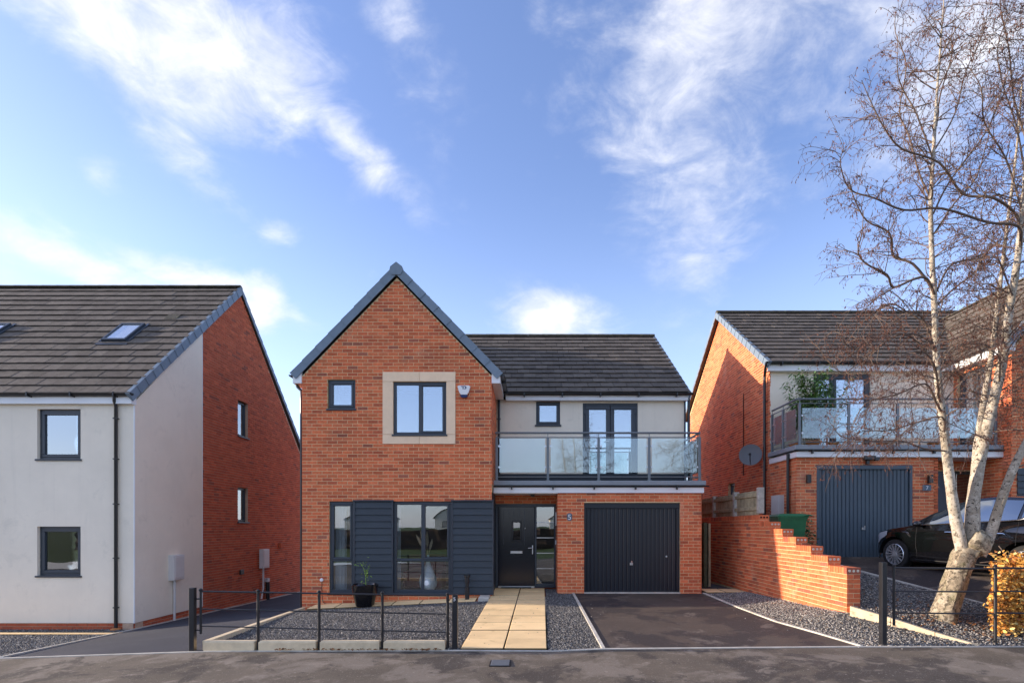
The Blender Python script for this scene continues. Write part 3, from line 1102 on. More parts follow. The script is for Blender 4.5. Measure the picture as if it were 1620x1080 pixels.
def roof_slope(F, u0, u1, smax, parent, mt, budget, gauge=.345, tw=.33, clip=None, near=None, seed=0, th=.042, name='roof_tile', skip=None):
    """interlocking tiles; F: origin on eave, U along eave, V up the slope, N off the slope"""
    rs = random.Random(seed)
    bd = MB()
    # underlay boarding
    if clip is None:
        bd.fbox(F, u0, u1, 0.02, smax, -.06, -.012)
        deck = bd.build('roof_deck', M['room_dark'], parent)
    else:
        pts = clip
        bd.extr(F, pts, -.06, -.012)
        deck = bd.build('roof_deck', M['room_dark'], parent)
    nr = int(math.ceil(smax / gauge))
    tiles = []
    for r in range(nr):
        s0 = r * gauge
        off = (r % 2) * tw / 2
        k = int(math.floor((u0 - off) / tw)) - 1
        while True:
            a = k * tw + off
            b = a + tw - .004
            k += 1
            if a > u1: break
            a2, b2 = max(a, u0), min(b, u1)
            if b2 - a2 < .03: continue
            if skip and skip((a2 + b2) / 2, s0 + gauge / 2): continue
            tiles.append((a2, b2, s0, min(s0 + gauge + .06, smax), b2 - a2 > tw - .006 and s0 + gauge + .06 <= smax))
    full = [i for i, t in enumerate(tiles) if t[4]]
    if near:
        full.sort(key=lambda i: near(tiles[i]))
    n = min(budget[0], len(full)); budget[0] -= n
    chosen = set(full[:n])

    def geo(a, b, s0, s1, dz=0.0):
        # front edge thick, tail thin; a small bevel on the nose
        vs = [(a, s0 + .030, .002), (b, s0 + .030, .002), (b, s0 - .0, th - .010 + dz), (a, s0, th - .010 + dz),
              (a + .003, s0 + .005, th + dz), (b - .003, s0 + .005, th + dz), (b - .003, s1, .004), (a + .003, s1, .004), (a, s1, -.01), (b, s1, -.01)]
        fs = [(0, 1, 2, 3), (3, 2, 5, 4), (4, 5, 6, 7), (0, 3, 4, 7, 8), (1, 9, 6, 5, 2)]
        return vs, fs
    me = None
    mb = MB()
    L = gauge + .06
    for i, (a, b, s0, s1, fl) in enumerate(tiles):
        dz = rs.uniform(-.003, .004)
        if i in chosen:
            if me is None:
                vs, fs = geo(-tw / 2 + .002, tw / 2 - .002, 0, L)
                me = bpy.data.meshes.new(name)
                me.from_pydata(vs, [], fs)
                me.materials.append(mt)
            ctr = F.p((a + b) / 2, s0 + rs.uniform(-.003, .003), dz)
            X, Y, Z = F.U, F.V, F.N
            if X.cross(Y).dot(Z) < 0:
                X = -X
            m4 = Matrix(((X.x, Y.x, Z.x, ctr.x), (X.y, Y.y, Z.y, ctr.y), (X.z, Y.z, Z.z, ctr.z), (0, 0, 0, 1)))
            inst(name, me, parent, m4)
        else:
            vs, fs = geo(a, b, s0 + rs.uniform(-.003, .003), s1, dz)
            mb.add([F.p(*v) for v in vs], fs)
    if mb.v:
        o = mb.build('roof_tiling', mt, parent)
        o['kind'] = 'stuff'


def verge_units(P0, P1, out, parent, mt='verge', n=16, h=.17, w=.11, over=.02):
    """dry-verge caps along a rake from P0 (eave) to P1 (ridge); out = outward direction of the gable face"""
    P0, P1, out = Vector(P0), Vector(P1), Vector(out).normalized()
    d = (P1 - P0); L = d.length; d.normalize()
    upn = d.cross(out)
    if upn.z < 0: upn = -upn
    for k in range(n):
        a = P0 + d * (L * k / n - (.02 if k else 0))
        b = P0 + d * (L * (k + 1) / n)
        e = .006
        lift = .006
        vs = []
        for q, ex in ((a, 1), (b, 0)):
            o_ = out * (.012 * ex)
            vs += [q + out * .0 + o_ - upn * h, q + out * .0 + o_ + upn * (over + lift * ex), q - out * w + upn * (over + lift * ex), q - out * w - upn * .01, q + upn * -h - out * .015]
        fs = [(0, 1, 6, 5), (1, 2, 7, 6), (2, 3, 8, 7), (0, 5, 9, 4), (0, 4, 3, 2, 1), (5, 6, 7, 8, 9), (4, 9, 8, 3)]
        MB().add(vs, fs).build('verge_cap', M[mt], parent)


def gutter(F, u0, u1, v, n, parent, r=.055, brackets=True):
    mb = MB()
    segs = 8
    rows = []
    for u in (u0, u1):
        rows.append([F.p(u, v - r * math.sin(math.pi * k / segs), n + r - r * math.cos(math.pi * k / segs)) for k in range(segs + 1)])
    mb.grid(rows)
    rows2 = [[F.p(u, v - (r - .008) * math.sin(math.pi * k / segs), n + r - (r - .008) * math.cos(math.pi * k / segs)) for k in range(segs, -1, -1)] for u in (u0, u1)]
    mb.grid(rows2)
    mb.fbox(F, u0, u1, v - .002, v + .004, n + 2 * r - .012, n + 2 * r + .001)
    for u in (u0, u1):
        mb.extr(Fr(F.p(u, 0, 0), F.N, F.V, F.U), [(n + r - r * math.cos(math.pi * k / segs), v - r * math.sin(math.pi * k / segs)) for k in range(segs + 1)], -.004, .004)
    g_ = mb.build('gutter', M['black'], parent)
    if brackets:
        u = u0 + .4
        while u < u1 - .1:
            MB().fbox(F, u, u + .03, v - .085, v + .012, n - .004, n + 2 * r + .012).build('bracket', M['black'], g_)
            u += .95
    return g_


def window(parent, F, u0, u1, v0, v1, cells, n=-.06, gl='g_up', fw=.055, sill=True, m='frame', sash=True, room=('room', .9), roomname=True, sw=.03):
    """cells: list of (a, b, c, d, opening) as fractions of the opening; opening lights get a proud sash"""
    mb = MB()
    W, H = u1 - u0, v1 - v0
    d = .06
    mb.cbox(F, u0, u1, v1 - fw, v1, n - d, n, .006)
    mb.cbox(F, u0, u1, v0, v0 + fw, n - d, n, .006)
    mb.cbox(F, u0, u0 + fw, v0 + fw, v1 - fw, n - d, n, .006)
    mb.cbox(F, u1 - fw, u1, v0 + fw, v1 - fw, n - d, n, .006)
    w = None
    panes = []
    t = .035
    for (a, b, c, e, op) in cells:
        x0, x1, z0, z1 = u0 + a * W, u0 + b * W, v0 + c * H, v0 + e * H
        i0 = x0 + (fw if a == 0 else t / 2 + .008); i1 = x1 - (fw if b == 1 else t / 2 + .008)
        j0 = z0 + (fw if c == 0 else t / 2 + .008); j1 = z1 - (fw if e == 1 else t / 2 + .008)
        if b < 1: mb.cbox(F, x1 - t / 2 - .008, x1 + t / 2 + .008, max(v0 + fw, z0), min(v1 - fw, z1), n - d, n - .002, .005)
        if e < 1: mb.cbox(F, max(u0 + fw, x0), min(u1 - fw, x1), z1 - t / 2 - .008, z1 + t / 2 + .008, n - d, n - .004, .005)
        s_ = sw if op else .0
        if op:
            for (p0, p1, q0, q1) in ((i0 - .012, i1 + .012, j1 - s_, j1 + .012), (i0 - .012, i1 + .012, j0 - .012, j0 + s_), (i0 - .012, i0 + s_, j0 + s_, j1 - s_), (i1 - s_, i1 + .012, j0 + s_, j1 - s_)):
                mb.cbox(F, p0, p1, q0, q1, n - .04, n + .014, .007)
        panes.append((i0 + s_, i1 - s_, j0 + s_, j1 - s_))
    w = mb.build('window', M[m], parent)
    for (a, b, c, e) in panes:
        p = MB().fbox(F, a - .004, b + .004, c - .004, e + .004, n - .038, n - .026).build('pane', M[gl], w)
        bead = MB()
        for q in ((a, b, e - .008, e), (a, b, c, c + .008), (a, a + .008, c + .008, e - .008), (b - .008, b, c + .008, e - .008)):
            bead.fbox(F, *q, n - .026, n - .018)
        bead.build('glazing_bead', M['frame'] if m != 'white' else M['white'], w)
    if sill:
        MB().cbox(F, u0 - .03, u1 + .03, v0 - .035, v0 + .004, n - .02, .035, .006).build('sill', M[m], w)
    if room:
        rb = MB()
        D = room[1]
        e = .02
        a, b, c, f_ = u0 - e, u1 + e, v0 - e, v1 + e
        P = [F.p(a, c, -.245), F.p(b, c, -.245), F.p(b, f_, -.245), F.p(a, f_, -.245), F.p(a - .3, c - .5, -D), F.p(b + .3, c - .5, -D), F.p(b + .3, f_ + .2, -D), F.p(a - .3, f_ + .2, -D)]
        rb.add(P, [(4, 5, 6, 7), (0, 4, 7, 3), (1, 2, 6, 5), (3, 7, 6, 2), (0, 1, 5, 4)])
        rb.build('room', M[room[0]], w)
    return w


def digit(ch, F, u, v, n, h, parent, m, name='number'):
    cu = bpy.data.curves.new(name, 'FONT')
    cu.body = ch
    cu.size = h * 1.38
    cu.extrude = .0015
    cu.align_x = 'CENTER'
    o = bpy.data.objects.new('tmp', cu)
    C.objects.link(o)
    dg = bpy.context.evaluated_depsgraph_get()
    me = bpy.data.meshes.new_from_object(o.evaluated_get(dg))
    bpy.data.objects.remove(o)
    me.materials.clear(); me.materials.append(m)
    ctr = F.p(u, v - h / 2, n)
    X, Y, Z = F.U, F.V, F.N
    if X.cross(Y).dot(Z) < 0: X = -X
    m4 = Matrix(((X.x, Y.x, Z.x, ctr.x), (X.y, Y.y, Z.y, ctr.y), (X.z, Y.z, Z.z, ctr.z), (0, 0, 0, 1)))
    return inst(name, me, parent, m4)


def downpipe(parent, pts, r=.034, clips=()):
    p = MB().tube(pts, r, 10).build('downpipe', M['black'], parent, smooth=True)
    for (x, y, z) in clips:
        MB().box(x - .045, x + .045, y - .03, y + .05, z - .012, z + .012).build('pipe_clip', M['black'], p)
    return p


def ridge_tiles(P0, P1, n, parent, r=.12):
    P0, P1 = Vector(P0), Vector(P1)
    d = P1 - P0
    for k in range(n):
        a = P0 + d * (k / n); b = P0 + d * ((k + 1) / n) - d.normalized() * .004
        side = d.normalized().cross(Vector((0, 0, 1)))
        vs = []
        for q, s_ in ((a, 1.04), (b, 1.0)):
            for t in range(6):
                an = math.pi * (t / 5)
                vs.append(q + side * (math.cos(an) * r * s_) + Vector((0, 0, math.sin(an) * r * .72 * s_ - .045)))
        fs = [(t, t + 1, 7 + t, 6 + t) for t in range(5)] + [(0, 5, 4, 3, 2, 1), (6, 7, 8, 9, 10, 11)]
        MB().add(vs, fs).build('ridge_tile', M['ridge'], parent)

# ================================================================ MAIN HOUSE
H = empty('house', (-.5, 12.5, .15), 'red brick gabled house with glass balcony over its black garage door, number 5', 'house')
GY = 11.9
GX0, GX1 = -5.04, -.84
budget_b = [300]
FG = front(GY)
AX = (GX0 + GX1) / 2
EZ = 5.03
slope_g = 2.40 / 2.32
apexz = EZ + slope_g * (GX1 - AX)
holesG = [(-4.48, -3.86, 4.30, 4.95), (-3.26, -1.64, 3.52, 5.12), (-4.44, -.80, .20, 2.26)]
fw_ = wall('front_wall', FG, GX0, GX1, -.45, EZ, holesG, M['mortar'], H, gable=(AX, apexz))


def clipG(v):
    if v <= EZ: return (GX0, GX1)
    t = (v - EZ) / slope_g
    return (GX0 + t, GX1 - t)


bricks(FG, GX0 - .002, GX1 + .002, -.45, apexz - .05, holesG, H, fw_, M['brick'], [230], clip=clipG, seed=1,
       pick=lambda p: abs(p[2] - 3.0) + .12 * abs(p[0] + 2.5))
# side walls
FR_ = rightface(GX1)
sw = wall('side_wall', FR_, GY + .002, 13.6, 2.6, 5.05, [], M['mortar'], H)
bricks(FR_, GY, 13.6, 2.65, 5.05, [], H, sw, M['brick'], [0], seed=2, phase=1)
sw2 = wall('porch_side_wall', FR_, GY + .002, 13.2, .1, 2.46, [], M['clad'], H)
FL_ = leftface(GX0)
lw_ = wall('left_wall', FL_, GY + .002, 21.1, -.9, 5.0, [], M['mortar'], H)
bricks(FL_, GY, 21.1, -.9, 5.0, [], H, lw_, M['brick'], [0], seed=3, phase=1)
# main wing
WY, GAR = 13.6, 12.45
FW = front(WY)
wing = wall('rendered_wall', FW, GX1, 3.93, 2.55, 4.90, [(.16, .77, 4.265, 4.86), (1.344, 2.736, 2.86, 4.82)], M['render'], H)
MB().fbox(FW, GX1 + .01, 3.93, 2.62, 3.03, 0, .02).build('upstand', M['grey_band'], H)
# right side wall and rear of the main wing
Fside = rightface(3.95)
rwall = wall('right_wall', Fside, WY + .004, 21.05, -.2, 4.95, [], M['mortar'], H, gable=(17.26, 7.60))
slope_m = (7.80 - 5.03) / (17.26 - 13.40)


def clipS(v):
    if v <= 4.95: return (WY, 21.05)
    t = (v - 4.95) / slope_m
    return (WY + t, 21.05 - t)


bricks(Fside, WY, 21.05, -.2, 7.5, [], H, rwall, M['brick'], [0], clip=clipS, seed=4)
MB().box(3.905, 3.945, WY - .02, WY + .0, 3.03, 4.86).build('corner_trim', M['frame'], H)
MB().box(-5.0, 3.9, 20.8, 21.1, -1, 5.0).build('rear_wall', M['brick'], H)
# garage and porch
FGa = front(GAR)
gar = wall('garage_wall', FGa, .645, 3.98, -.1, 2.47, [(1.26, 3.486, -.2, 2.25)], M['mortar'], H)
bricks(FGa, .643, 3.982, .02, 2.47, [(1.26, 3.486, -.2, 2.25)], H, gar, M['brick'], [70], seed=5, pick=lambda p: p[0])
Fgr = rightface(3.98)
gs = wall('garage_side_wall', Fgr, GAR + .002, 14.5, -.1, 2.6, [], M['mortar'], H)
bricks(Fgr, GAR, 14.5, 0, 2.6, [], H, gs, M['brick'], [0], seed=6, phase=1)
Fgl = leftface(.645)
gs = wall('pier_side_wall', Fgl, GAR + .002, 13.25, 0, 2.47, [], M['mortar'], H, th=.1)
bricks(Fgl, GAR, 13.25, .02, 2.47, [], H, gs, M['brick'], [0], seed=7, phase=1)
# over-door brickwork
FD = front(13.2)
ow = wall('porch_wall', FD, GX1, .645, 2.26, 2.60, [], M['mortar'], H)
bricks(FD, GX1, .645, 2.262, 2.60, [], H, ow, M['brick'], [0], seed=8)
# deck, coping, fascia, soffit
MB().box(GX1 + .003, 4.0, 12.40, 13.598, 2.475, 2.61).build('balcony_deck', M['deck'], H)
mb = MB(); mb.cbox(front(12.36), GX1 + .006, 4.06, 2.645, 2.755, -.16, .0, .012); mb.cbox(rightface(4.06), 12.52, 13.9, 2.645, 2.755, -.16, .0, .012)
mb.build('parapet_coping', M['coping'], H)
mb = MB(); mb.fbox(front(12.39), GX1 + .006, 4.02, 2.475, 2.60, -.02, .0); mb.fbox(rightface(4.02), 12.41, 13.9, 2.475, 2.60, -.02, 0)
mb.build('balcony_fascia', M['white'], H)
MB().box(GX1 + .006, .645, 12.41, 13.19, 2.462, 2.474).build('porch_soffit', M['white'], H)
gutter(front(12.385), GX1 + .01, 4.12, 2.635, .0, H, r=.026)
MB().box(.02, .12, 12.7, 12.8, 2.41, 2.46).build('porch_light', M['black'], H)
# main roof
u_ = Vector((0, 17.26 - 13.36, 7.80 - 5.02)).normalized()
FRm = Fr((0, 13.36, 5.02), (1, 0, 0), u_, (0, -u_.z, u_.y))
Lm = math.hypot(17.26 - 13.36, 7.80 - 5.02)
roof = MB().box(-4.9, 3.9, 13.7, 20.9, 4.96, 5.0).build('main_roof', M['room_dark'], H)
roof_slope(FRm, -5.1, 4.0, Lm, roof, M['tile'], [290], seed=11, gauge=Lm / 14.4, near=lambda t: t[2] * 3 - t[0])
ub = Vector((0, -(21.15 - 17.26), 7.80 - 5.02)).normalized()
FRb = Fr((0, 21.15, 5.02), (1, 0, 0), ub, (0, -ub.z * -1, -ub.y))
mb = MB(); mb.fbox(FRb, -5.1, 4.0, 0, Lm, -.05, .015); mb.build('rear_slope', M['tile'], roof)
ridge_tiles((-5.0, 17.26, 7.83), (4.0, 17.26, 7.83), 20, roof)
verge_units((4.01, 13.36, 5.01), (4.01, 17.26, 7.80), (1, 0, 0), roof, n=14, h=.13, w=.07)
MB().fbox(front(13.45), -.60, 3.97, 4.86, 5.01, -.02, 0).build('fascia', M['white'], H)
MB().box(-.60, 3.97, 13.46, 13.6, 4.862, 4.875).build('soffit', M['white'], H)
gutter(front(13.44), -.55, 4.07, 5.02, 0, H, r=.05)
# gable roof
for sgn in (-1, 1):
    ex = AX + sgn * 2.33
    zE = 5.06
    zA = 7.46
    u_ = Vector((-(sgn) * 2.33, 0, zA - zE)).normalized()
    nn = Vector((sgn * u_.z, 0, abs(u_.x)))
    Fg = Fr((ex, 0, zE), (0, 1, 0), u_, nn)
    Lg = math.hypot(2.33, zA - zE)
    y1 = 17.0
    gr_ = MB().fbox(Fg, 11.87, y1, .0, Lg, -.05, -.02).build('gable_roof', M['room_dark'], H)
    roof_slope(Fg, 11.89, y1, Lg, gr_, M['tile'], [0], seed=13 + sgn, gauge=Lg / 10,
               skip=(lambda a, s_: a > 13.36 + (5.06 + s_ * .717 - 5.02) / .7128 + .5))
    verge_units(Vector((ex, 11.84, zE + .0)), Vector((AX + sgn * .05, 11.84, zA - .04)), (0, -1, 0), gr_, n=8, h=.155, w=.12)
    # boxed eaves
    xw = GX0 if sgn < 0 else GX1
    x0, x1 = (ex + .04, xw) if sgn < 0 else (xw, ex - .04)
    MB().extr(front(11.86), [(x0, 4.86), (x1, 4.86), (x1, 5.02 + (.26 if sgn < 0 else .26)), (x0, 5.0)] if sgn < 0 else [(x0, 4.86), (x1, 4.86), (x1, 5.0), (x0, 5.28)], -.05, .0).build('eaves_box_end', M['white'], H)
    ye = 13.42 if sgn > 0 else 21
    MB().box(x0, x1, 11.92, ye, 4.862, 4.90).build('soffit', M['white'], H)
    xf = ex - .04 if sgn > 0 else ex + .04
    MB().box(min(xf, xf - sgn * .02), max(xf, xf - sgn * .02), 11.92, ye, 4.86, 5.04).build('fascia', M['white'], H)
    Fgu = Fr((xf, 0, 0), (0, 1, 0), (0, 0, 1), (sgn, 0, 0))
    gutter(Fgu, 11.88, ye, 5.05, 0, H, r=.05)
# apex cap and ridge
MB().extr(front(11.82), [(AX - .15, 7.33), (AX - .10, 7.24), (AX + .10, 7.24), (AX + .15, 7.33), (AX + .13, 7.42), (AX, 7.52), (AX - .13, 7.42)], -.12, .0).build('apex_cap', M['verge'], H)
ridge_tiles((AX, 11.95, 7.475), (AX, 16.9, 7.475), 11, H, r=.11)
# stone surround
st = MB()
sp = [(-3.255, -2.445, 4.905, 5.115), (-2.439, -1.645, 4.905, 5.115), (-3.255, -3.025, 3.735, 4.90), (-1.845, -1.645, 3.735, 4.90), (-3.255, -2.445, 3.525, 3.73), (-2.439, -1.645, 3.525, 3.73)]
for q in sp:
    m_ = MB(); m_.cbox(FG, *q, -.12, .016, .004); m_.build('stone_block', M['stone'], H)
window(H, FG, -3.02, -1.85, 3.73, 4.90, [(0, .5, 0, 1, False), (.5, 1, 0, 1, True)], n=-.035, room=('room_blue', 1.6))
window(H, FG, -4.47, -3.87, 4.30, 4.95, [(0, 1, 0, 1, True)], n=-.05, room=('room_blue', 1.6), sw=.04)
window(H, FW, .16, .77, 4.265, 4.86, [(0, 1, 0, 1, True)], n=-.03, room=('room_blue', 1.6), fw=.05, sw=.035)
# French door to the balcony
fd = MB()
a, b, c, d = 1.344, 2.736, 2.86, 4.82
for q in ((a, b, d - .06, d), (a, a + .06, c, d - .06), (b - .06, b, c, d - .06), (a + .06, b - .06, c, c + .05)):
    fd.cbox(FW, *q, -.10, -.02, .006)
fdoor = fd.build('french_door', M['frame'], H)
mid = (a + b) / 2
for (p, q) in ((a + .062, mid - .004), (mid + .004, b - .062)):
    lf = MB()
    for r_ in ((p, q, d - .16, d - .062), (p, q, c + .052, c + .18), (p, p + .10, c + .18, d - .16), (q - .10, q, c + .18, d - .16)):
        lf.cbox(FW, *r_, -.08, -.004, .008)
    for zz in (3.1, 4.6):
        xh = p - .01 if p < mid - .1 else q + .01
        lf.box(xh - .02, xh + .02, WY - .02, WY + .03, zz - .05, zz + .05)
    lf.build('door_leaf', M['frame'], fdoor)
    MB().fbox(FW, p + .098, q - .098, c + .178, d - .158, -.05, -.035).build('pane', M['g_up'], fdoor)
MB().tube([(mid - .05, WY - .03, 3.85), (mid - .05, WY - .05, 3.85), (mid - .15, WY - .05, 3.85)], .011, 8).build('door_handle', M['steel'], fdoor)
rb = MB()
P = [(a, WY + .23, c), (b, WY + .23, c), (b, WY + .23, d), (a, WY + .23, d), (a - .5, WY + 2, c - .1), (b + .5, WY + 2, c - .1), (b + .5, WY + 2, d + .2), (a - .5, WY + 2, d + .2)]
rb.add(P, [(4, 5, 6, 7), (0, 4, 7, 3), (1, 2, 6, 5), (3, 7, 6, 2), (0, 1, 5, 4)])
rb.build('room', M['room_blue'], fdoor)
# ground-floor strip: windows and dark boarding
sx = [-4.44, -3.90, -3.04, -1.76, -.80]
window(H, FG, sx[0], sx[1], .23, 2.25, [(0, 1, 0, .36, False), (0, 1, .36, 1, True)], n=-.04, gl='g_low', room=None, fw=.06)
window(H, FG, sx[2] + .02, sx[3] + .02, .23, 2.25, [(0, .5, 0, .36, False), (.5, 1, 0, .36, False), (0, .5, .36, 1, False), (.5, 1, .36, 1, True)], n=-.04, gl='g_low', room=None, fw=.06)
for (p, q) in ((sx[1] + .01, sx[2] + .02), (sx[3] + .03, sx[4])):
    cl = MB().fbox(FG, p, q, .21, 2.24, -.10, -.02).build('cladding_panel', M['frame'], H)
    nb = 14
    bh = 2.03 / nb
    for k in range(nb):
        v = .22 + k * bh
        m_ = MB()
        vs = [FG.p(p + .03, v, .0), FG.p(q - .03, v, .0), FG.p(q - .03, v, .038), FG.p(p + .03, v, .038), FG.p(p + .03, v + bh - .006, .014), FG.p(q - .03, v + bh - .006, .014), FG.p(q - .03, v + bh - .006, -.01), FG.p(p + .03, v + bh - .006, -.01)]
        m_.add(vs, [(0, 1, 2, 3), (3, 2, 5, 4), (4, 5, 6, 7), (0, 3, 4, 7), (1, 6, 5, 2)])
        m_.build('board', M['clad'], cl)
    for x in (p, q - .03):
        MB().cbox(FG, x, x + .03, .21, 2.255, -.02, .045, .004).build('corner_trim', M['frame'], cl)
    MB().cbox(FG, p - .01, q + .01, 2.255, 2.285, -.02, .06, .004).build('flashing', M['frame'], cl)
MB().cbox(FG, sx[0] - .03, sx[4], .19, .22, -.02, .03, .004).build('flashing', M['frame'], H)
# room behind the ground floor windows
rm = MB()
rm.add([(-4.9, 12.14, 0.05), (-.9, 12.14, 0.05), (-.9, 16, .05), (-4.9, 16, .05), (-4.9, 12.14, 2.45), (-.9, 12.14, 2.45), (-.9, 16, 2.45), (-4.9, 16, 2.45)],
       [(0, 1, 2, 3), (7, 6, 5, 4), (3, 2, 6, 7), (0, 3, 7, 4), (2, 1, 5, 6)])
rm.build('living_room', M['room_dark'], H)


def curtain(x0, x1, y, z0, z1, label):
    rows = []
    for z in (z0, z1):
        rows.append([Vector((x0 + (x1 - x0) * k / 40, y + .035 * math.sin(k * 1.15) + (.01 * math.sin(k * .37)), z)) for k in range(41)])
    o = MB().grid(rows).build('curtain', M['curtain'], smooth=True)
    tag(o, label, 'curtain', None)


curtain(-4.40, -4.16, 12.17, .2, 2.25, 'white curtain drawn aside in the narrow left ground-floor window')
curtain(-3.06, -2.93, 12.17, .2, 2.25, 'white curtain at the left edge of the wide ground-floor window')
vs_ = empty('vase', (-2.30, 12.25, .22), 'white teardrop vase standing inside the wide ground-floor window', 'vase')
prof = [(.10, .0), (.14, .03), (.19, .12), (.205, .20), (.19, .29), (.15, .40), (.10, .51), (.055, .62), (.03, .72), (.026, .80), (.035, .82)]
MB().lathe((-2.30, 12.16, .24), prof, 32).build('vase_body', M['vase'], vs_, smooth=True)
rs = random.Random(9)
pl = empty('dried_grass', (-2.35, 12.16, 1.06), 'beige pampas plumes fanning out of the white teardrop vase', 'dried grass')
for dx, hz in ((-.27, .52), (-.18, .62), (-.10, .72), (-.03, .60), (.10, .42)):
    p0 = Vector((-2.30, 12.16, 1.0)); p1 = p0 + Vector((dx, rs.uniform(-.04, .04), hz))
    st_ = MB().tube([p0, p0.lerp(p1, .45)], .004, 4).build('stem', M['pampas'], pl)
    q = [p0.lerp(p1, t) for t in (.4, .5, .6, .7, .8, .9, 1)]
    MB().tube(q, [.008, .024, .030, .030, .026, .016, .003], 7).build('plume', M['pampas'], pl, smooth=True)
so = empty('sofa', (-2.7, 14.4, .1), 'red sofa deep in the living room behind the wide window', 'sofa')
MB().cbox(front(14.0), -3.3, -2.3, .1, .52, -.8, 0, .05).build('seat', M['sofa'], so)
MB().cbox(front(14.6), -3.3, -2.3, .52, .95, -.2, 0, .05).build('backrest', M['sofa'], so)
so = empty('armchair', (-1.8, 14.2, .1), 'grey armchair in the living room to the right of the white vase', 'armchair')
MB().cbox(front(13.9), -2.1, -1.4, .1, .52, -.7, 0, .05).build('seat', M['sofa_grey'], so)
MB().cbox(front(14.5), -2.1, -1.4, .52, 1.1, -.2, 0, .05).build('backrest', M['sofa_grey'], so)

# garage door
gd = MB()
gd.cbox(FGa, 1.262, 3.484, 2.12, 2.248, -.12, -.045, .006)
gd.cbox(FGa, 1.262, 1.325, .17, 2.12, -.12, -.045, .006); gd.cbox(FGa, 3.42, 3.484, .17, 2.12, -.12, -.045, .006)
gdo = gd.build('garage_door', M['garage'], H)
rows = [[], []]
x = 1.325
prof = []
while x < 3.42 - .05:
    prof += [(x, -.095), (x + .012, -.085), (x + .074, -.085), (x + .086, -.095)]
    x += .0952
prof.append((3.42, -.095))
lf = MB()
lf.grid([[FGa.p(u, .175, n) for u, n in prof], [FGa.p(u, 2.12, n) for u, n in prof]])
lf.build('door_leaf', M['garage'], gdo)
MB().fbox(FGa, 1.262, 3.484, .150, .176, -.12, .03).build('threshold', M['edging'], gdo)
MB().cbox(FGa, 2.335, 2.405, .80, .86, -.09, -.06, .004).tube([FGa.p(2.37, .85, -.06), FGa.p(2.37, .85, -.03), FGa.p(2.37, .90, -.03)], .012, 8).build('handle', M['steel'], gdo)
MB().lathe(FGa.p(3.19, 1.0, -.09), [(.022, 0), (.022, .012), (.012, .016)], 12, F=FGa).build('knob', M['steel'], gdo)
# number plaque 5
pq = MB()
pq.extr(FGa, [(.865, 1.86), (.90, 1.835), (.945, 1.835), (.98, 1.86), (.98, 1.985), (.945, 2.01), (.90, 2.01), (.865, 1.985)], .0, .016)
pqo = pq.build('number_plaque', M['plaque_slate'], H)
digit('5', FGa, .922, 1.922, .0175, .125, pqo, M['plaque_white'])
# front door and side light
dr = MB()
dz0, dz1 = .20, 2.255
dr.cbox(FD, GX1 + .002, GX1 + .06, dz0, dz1, -.07, .0, .005); dr.cbox(FD, .12, .17, dz0, dz1 - .06, -.07, -.0, .005)
dr.cbox(FD, GX1 + .06, .643, dz1 - .07, dz1, -.07, .0, .005); dr.cbox(FD, .60, .643, dz0, dz1 - .07, -.07, .0, .005)
dr.cbox(FD, .17, .60, dz0, dz0 + .09, -.07, .0, .005)
dro = dr.build('front_door', M['frame'], H)
dl = MB()
dx0, dx1 = GX1 + .065, .115
dl.cbox(FD, dx0, dx1, dz0 + .05, dz1 - .072, -.06, -.018, .004)
leaf = dl.build('door_leaf', M['door'], dro)
gv = MB()
for x in (-.64, -.51, -.39, -.26, -.13):
    for (z0, z1) in ((1.25, 2.12), (.42, .98)):
        if -.58 < x < -.2 and z0 > 1: z0 = 1.93
        if z0 > 1: gv.fbox(FD, x - .004, x + .004, z0, z1, -.02, -.0165)
gv.build('groove', M['frame'], dro)
gw = MB()
for q in ((-.44, -.20, 1.80, 1.84), (-.44, -.20, 1.34, 1.38), (-.44, -.40, 1.38, 1.80), (-.24, -.20, 1.38, 1.80)):
    gw.cbox(FD, *q, -.02, .004, .006)
gw.build('glazing_frame', M['door'], dro)
MB().fbox(FD, -.40, -.24, 1.38, 1.80, -.018, -.010).build('pane', M['g_dark'], dro)
mb = MB(); mb.cbox(FD, -.475, -.175, 1.035, 1.105, -.02, -.004, .006); mb.cbox(FD, -.455, -.195, 1.05, 1.09, -.004, .002, .003)
mb.build('letter_plate', M['steel'], dro)
mb = MB(); mb.cbox(FD, .055, .085, 1.02, 1.24, -.02, -.008, .004); mb.tube([FD.p(.07, 1.18, -.01), FD.p(.07, 1.18, .04), FD.p(-.04, 1.17, .04)], .01, 8)
mb.build('door_handle', M['steel'], dro)
MB().lathe(FD.p(-.115, 1.655, -.018), [(.016, 0), (.016, .008), (.008, .012)], 12, F=FD).build('peephole', M['steel'], dro)
MB().fbox(FD, dx0, dx1, dz0, dz0 + .045, -.05, .04).build('threshold', M['steel'], dro)
MB().box(-.70, .03, 13.06, 13.15, .205, .228).build('door_mat', M['black'], dro)
bars = [(.29 + k * (2.18 - .29) / 5) for k in range(6)]
for k in range(5):
    MB().fbox(FD, .172, .598, bars[k] + (.008 if k else 0), bars[k + 1] - (.008 if k < 4 else 0), -.045, -.030).build('pane', M['g_dark'], dro)
    if k:
        MB().cbox(FD, .17, .60, bars[k] - .011, bars[k] + .011, -.045, -.018, .003).build('glazing_bar', M['steel'], dro)
rm = MB()
rm.add([(-.8, 13.28, .2), (.62, 13.28, .2), (.62, 15, .2), (-.8, 15, .2), (-.8, 13.28, 2.3), (.62, 13.28, 2.3), (.62, 15, 2.3), (-.8, 15, 2.3)], [(0, 1, 2, 3), (7, 6, 5, 4), (3, 2, 6, 7), (0, 3, 7, 4), (2, 1, 5, 6)])
rm.build('hallway', M['room_dark'], H)
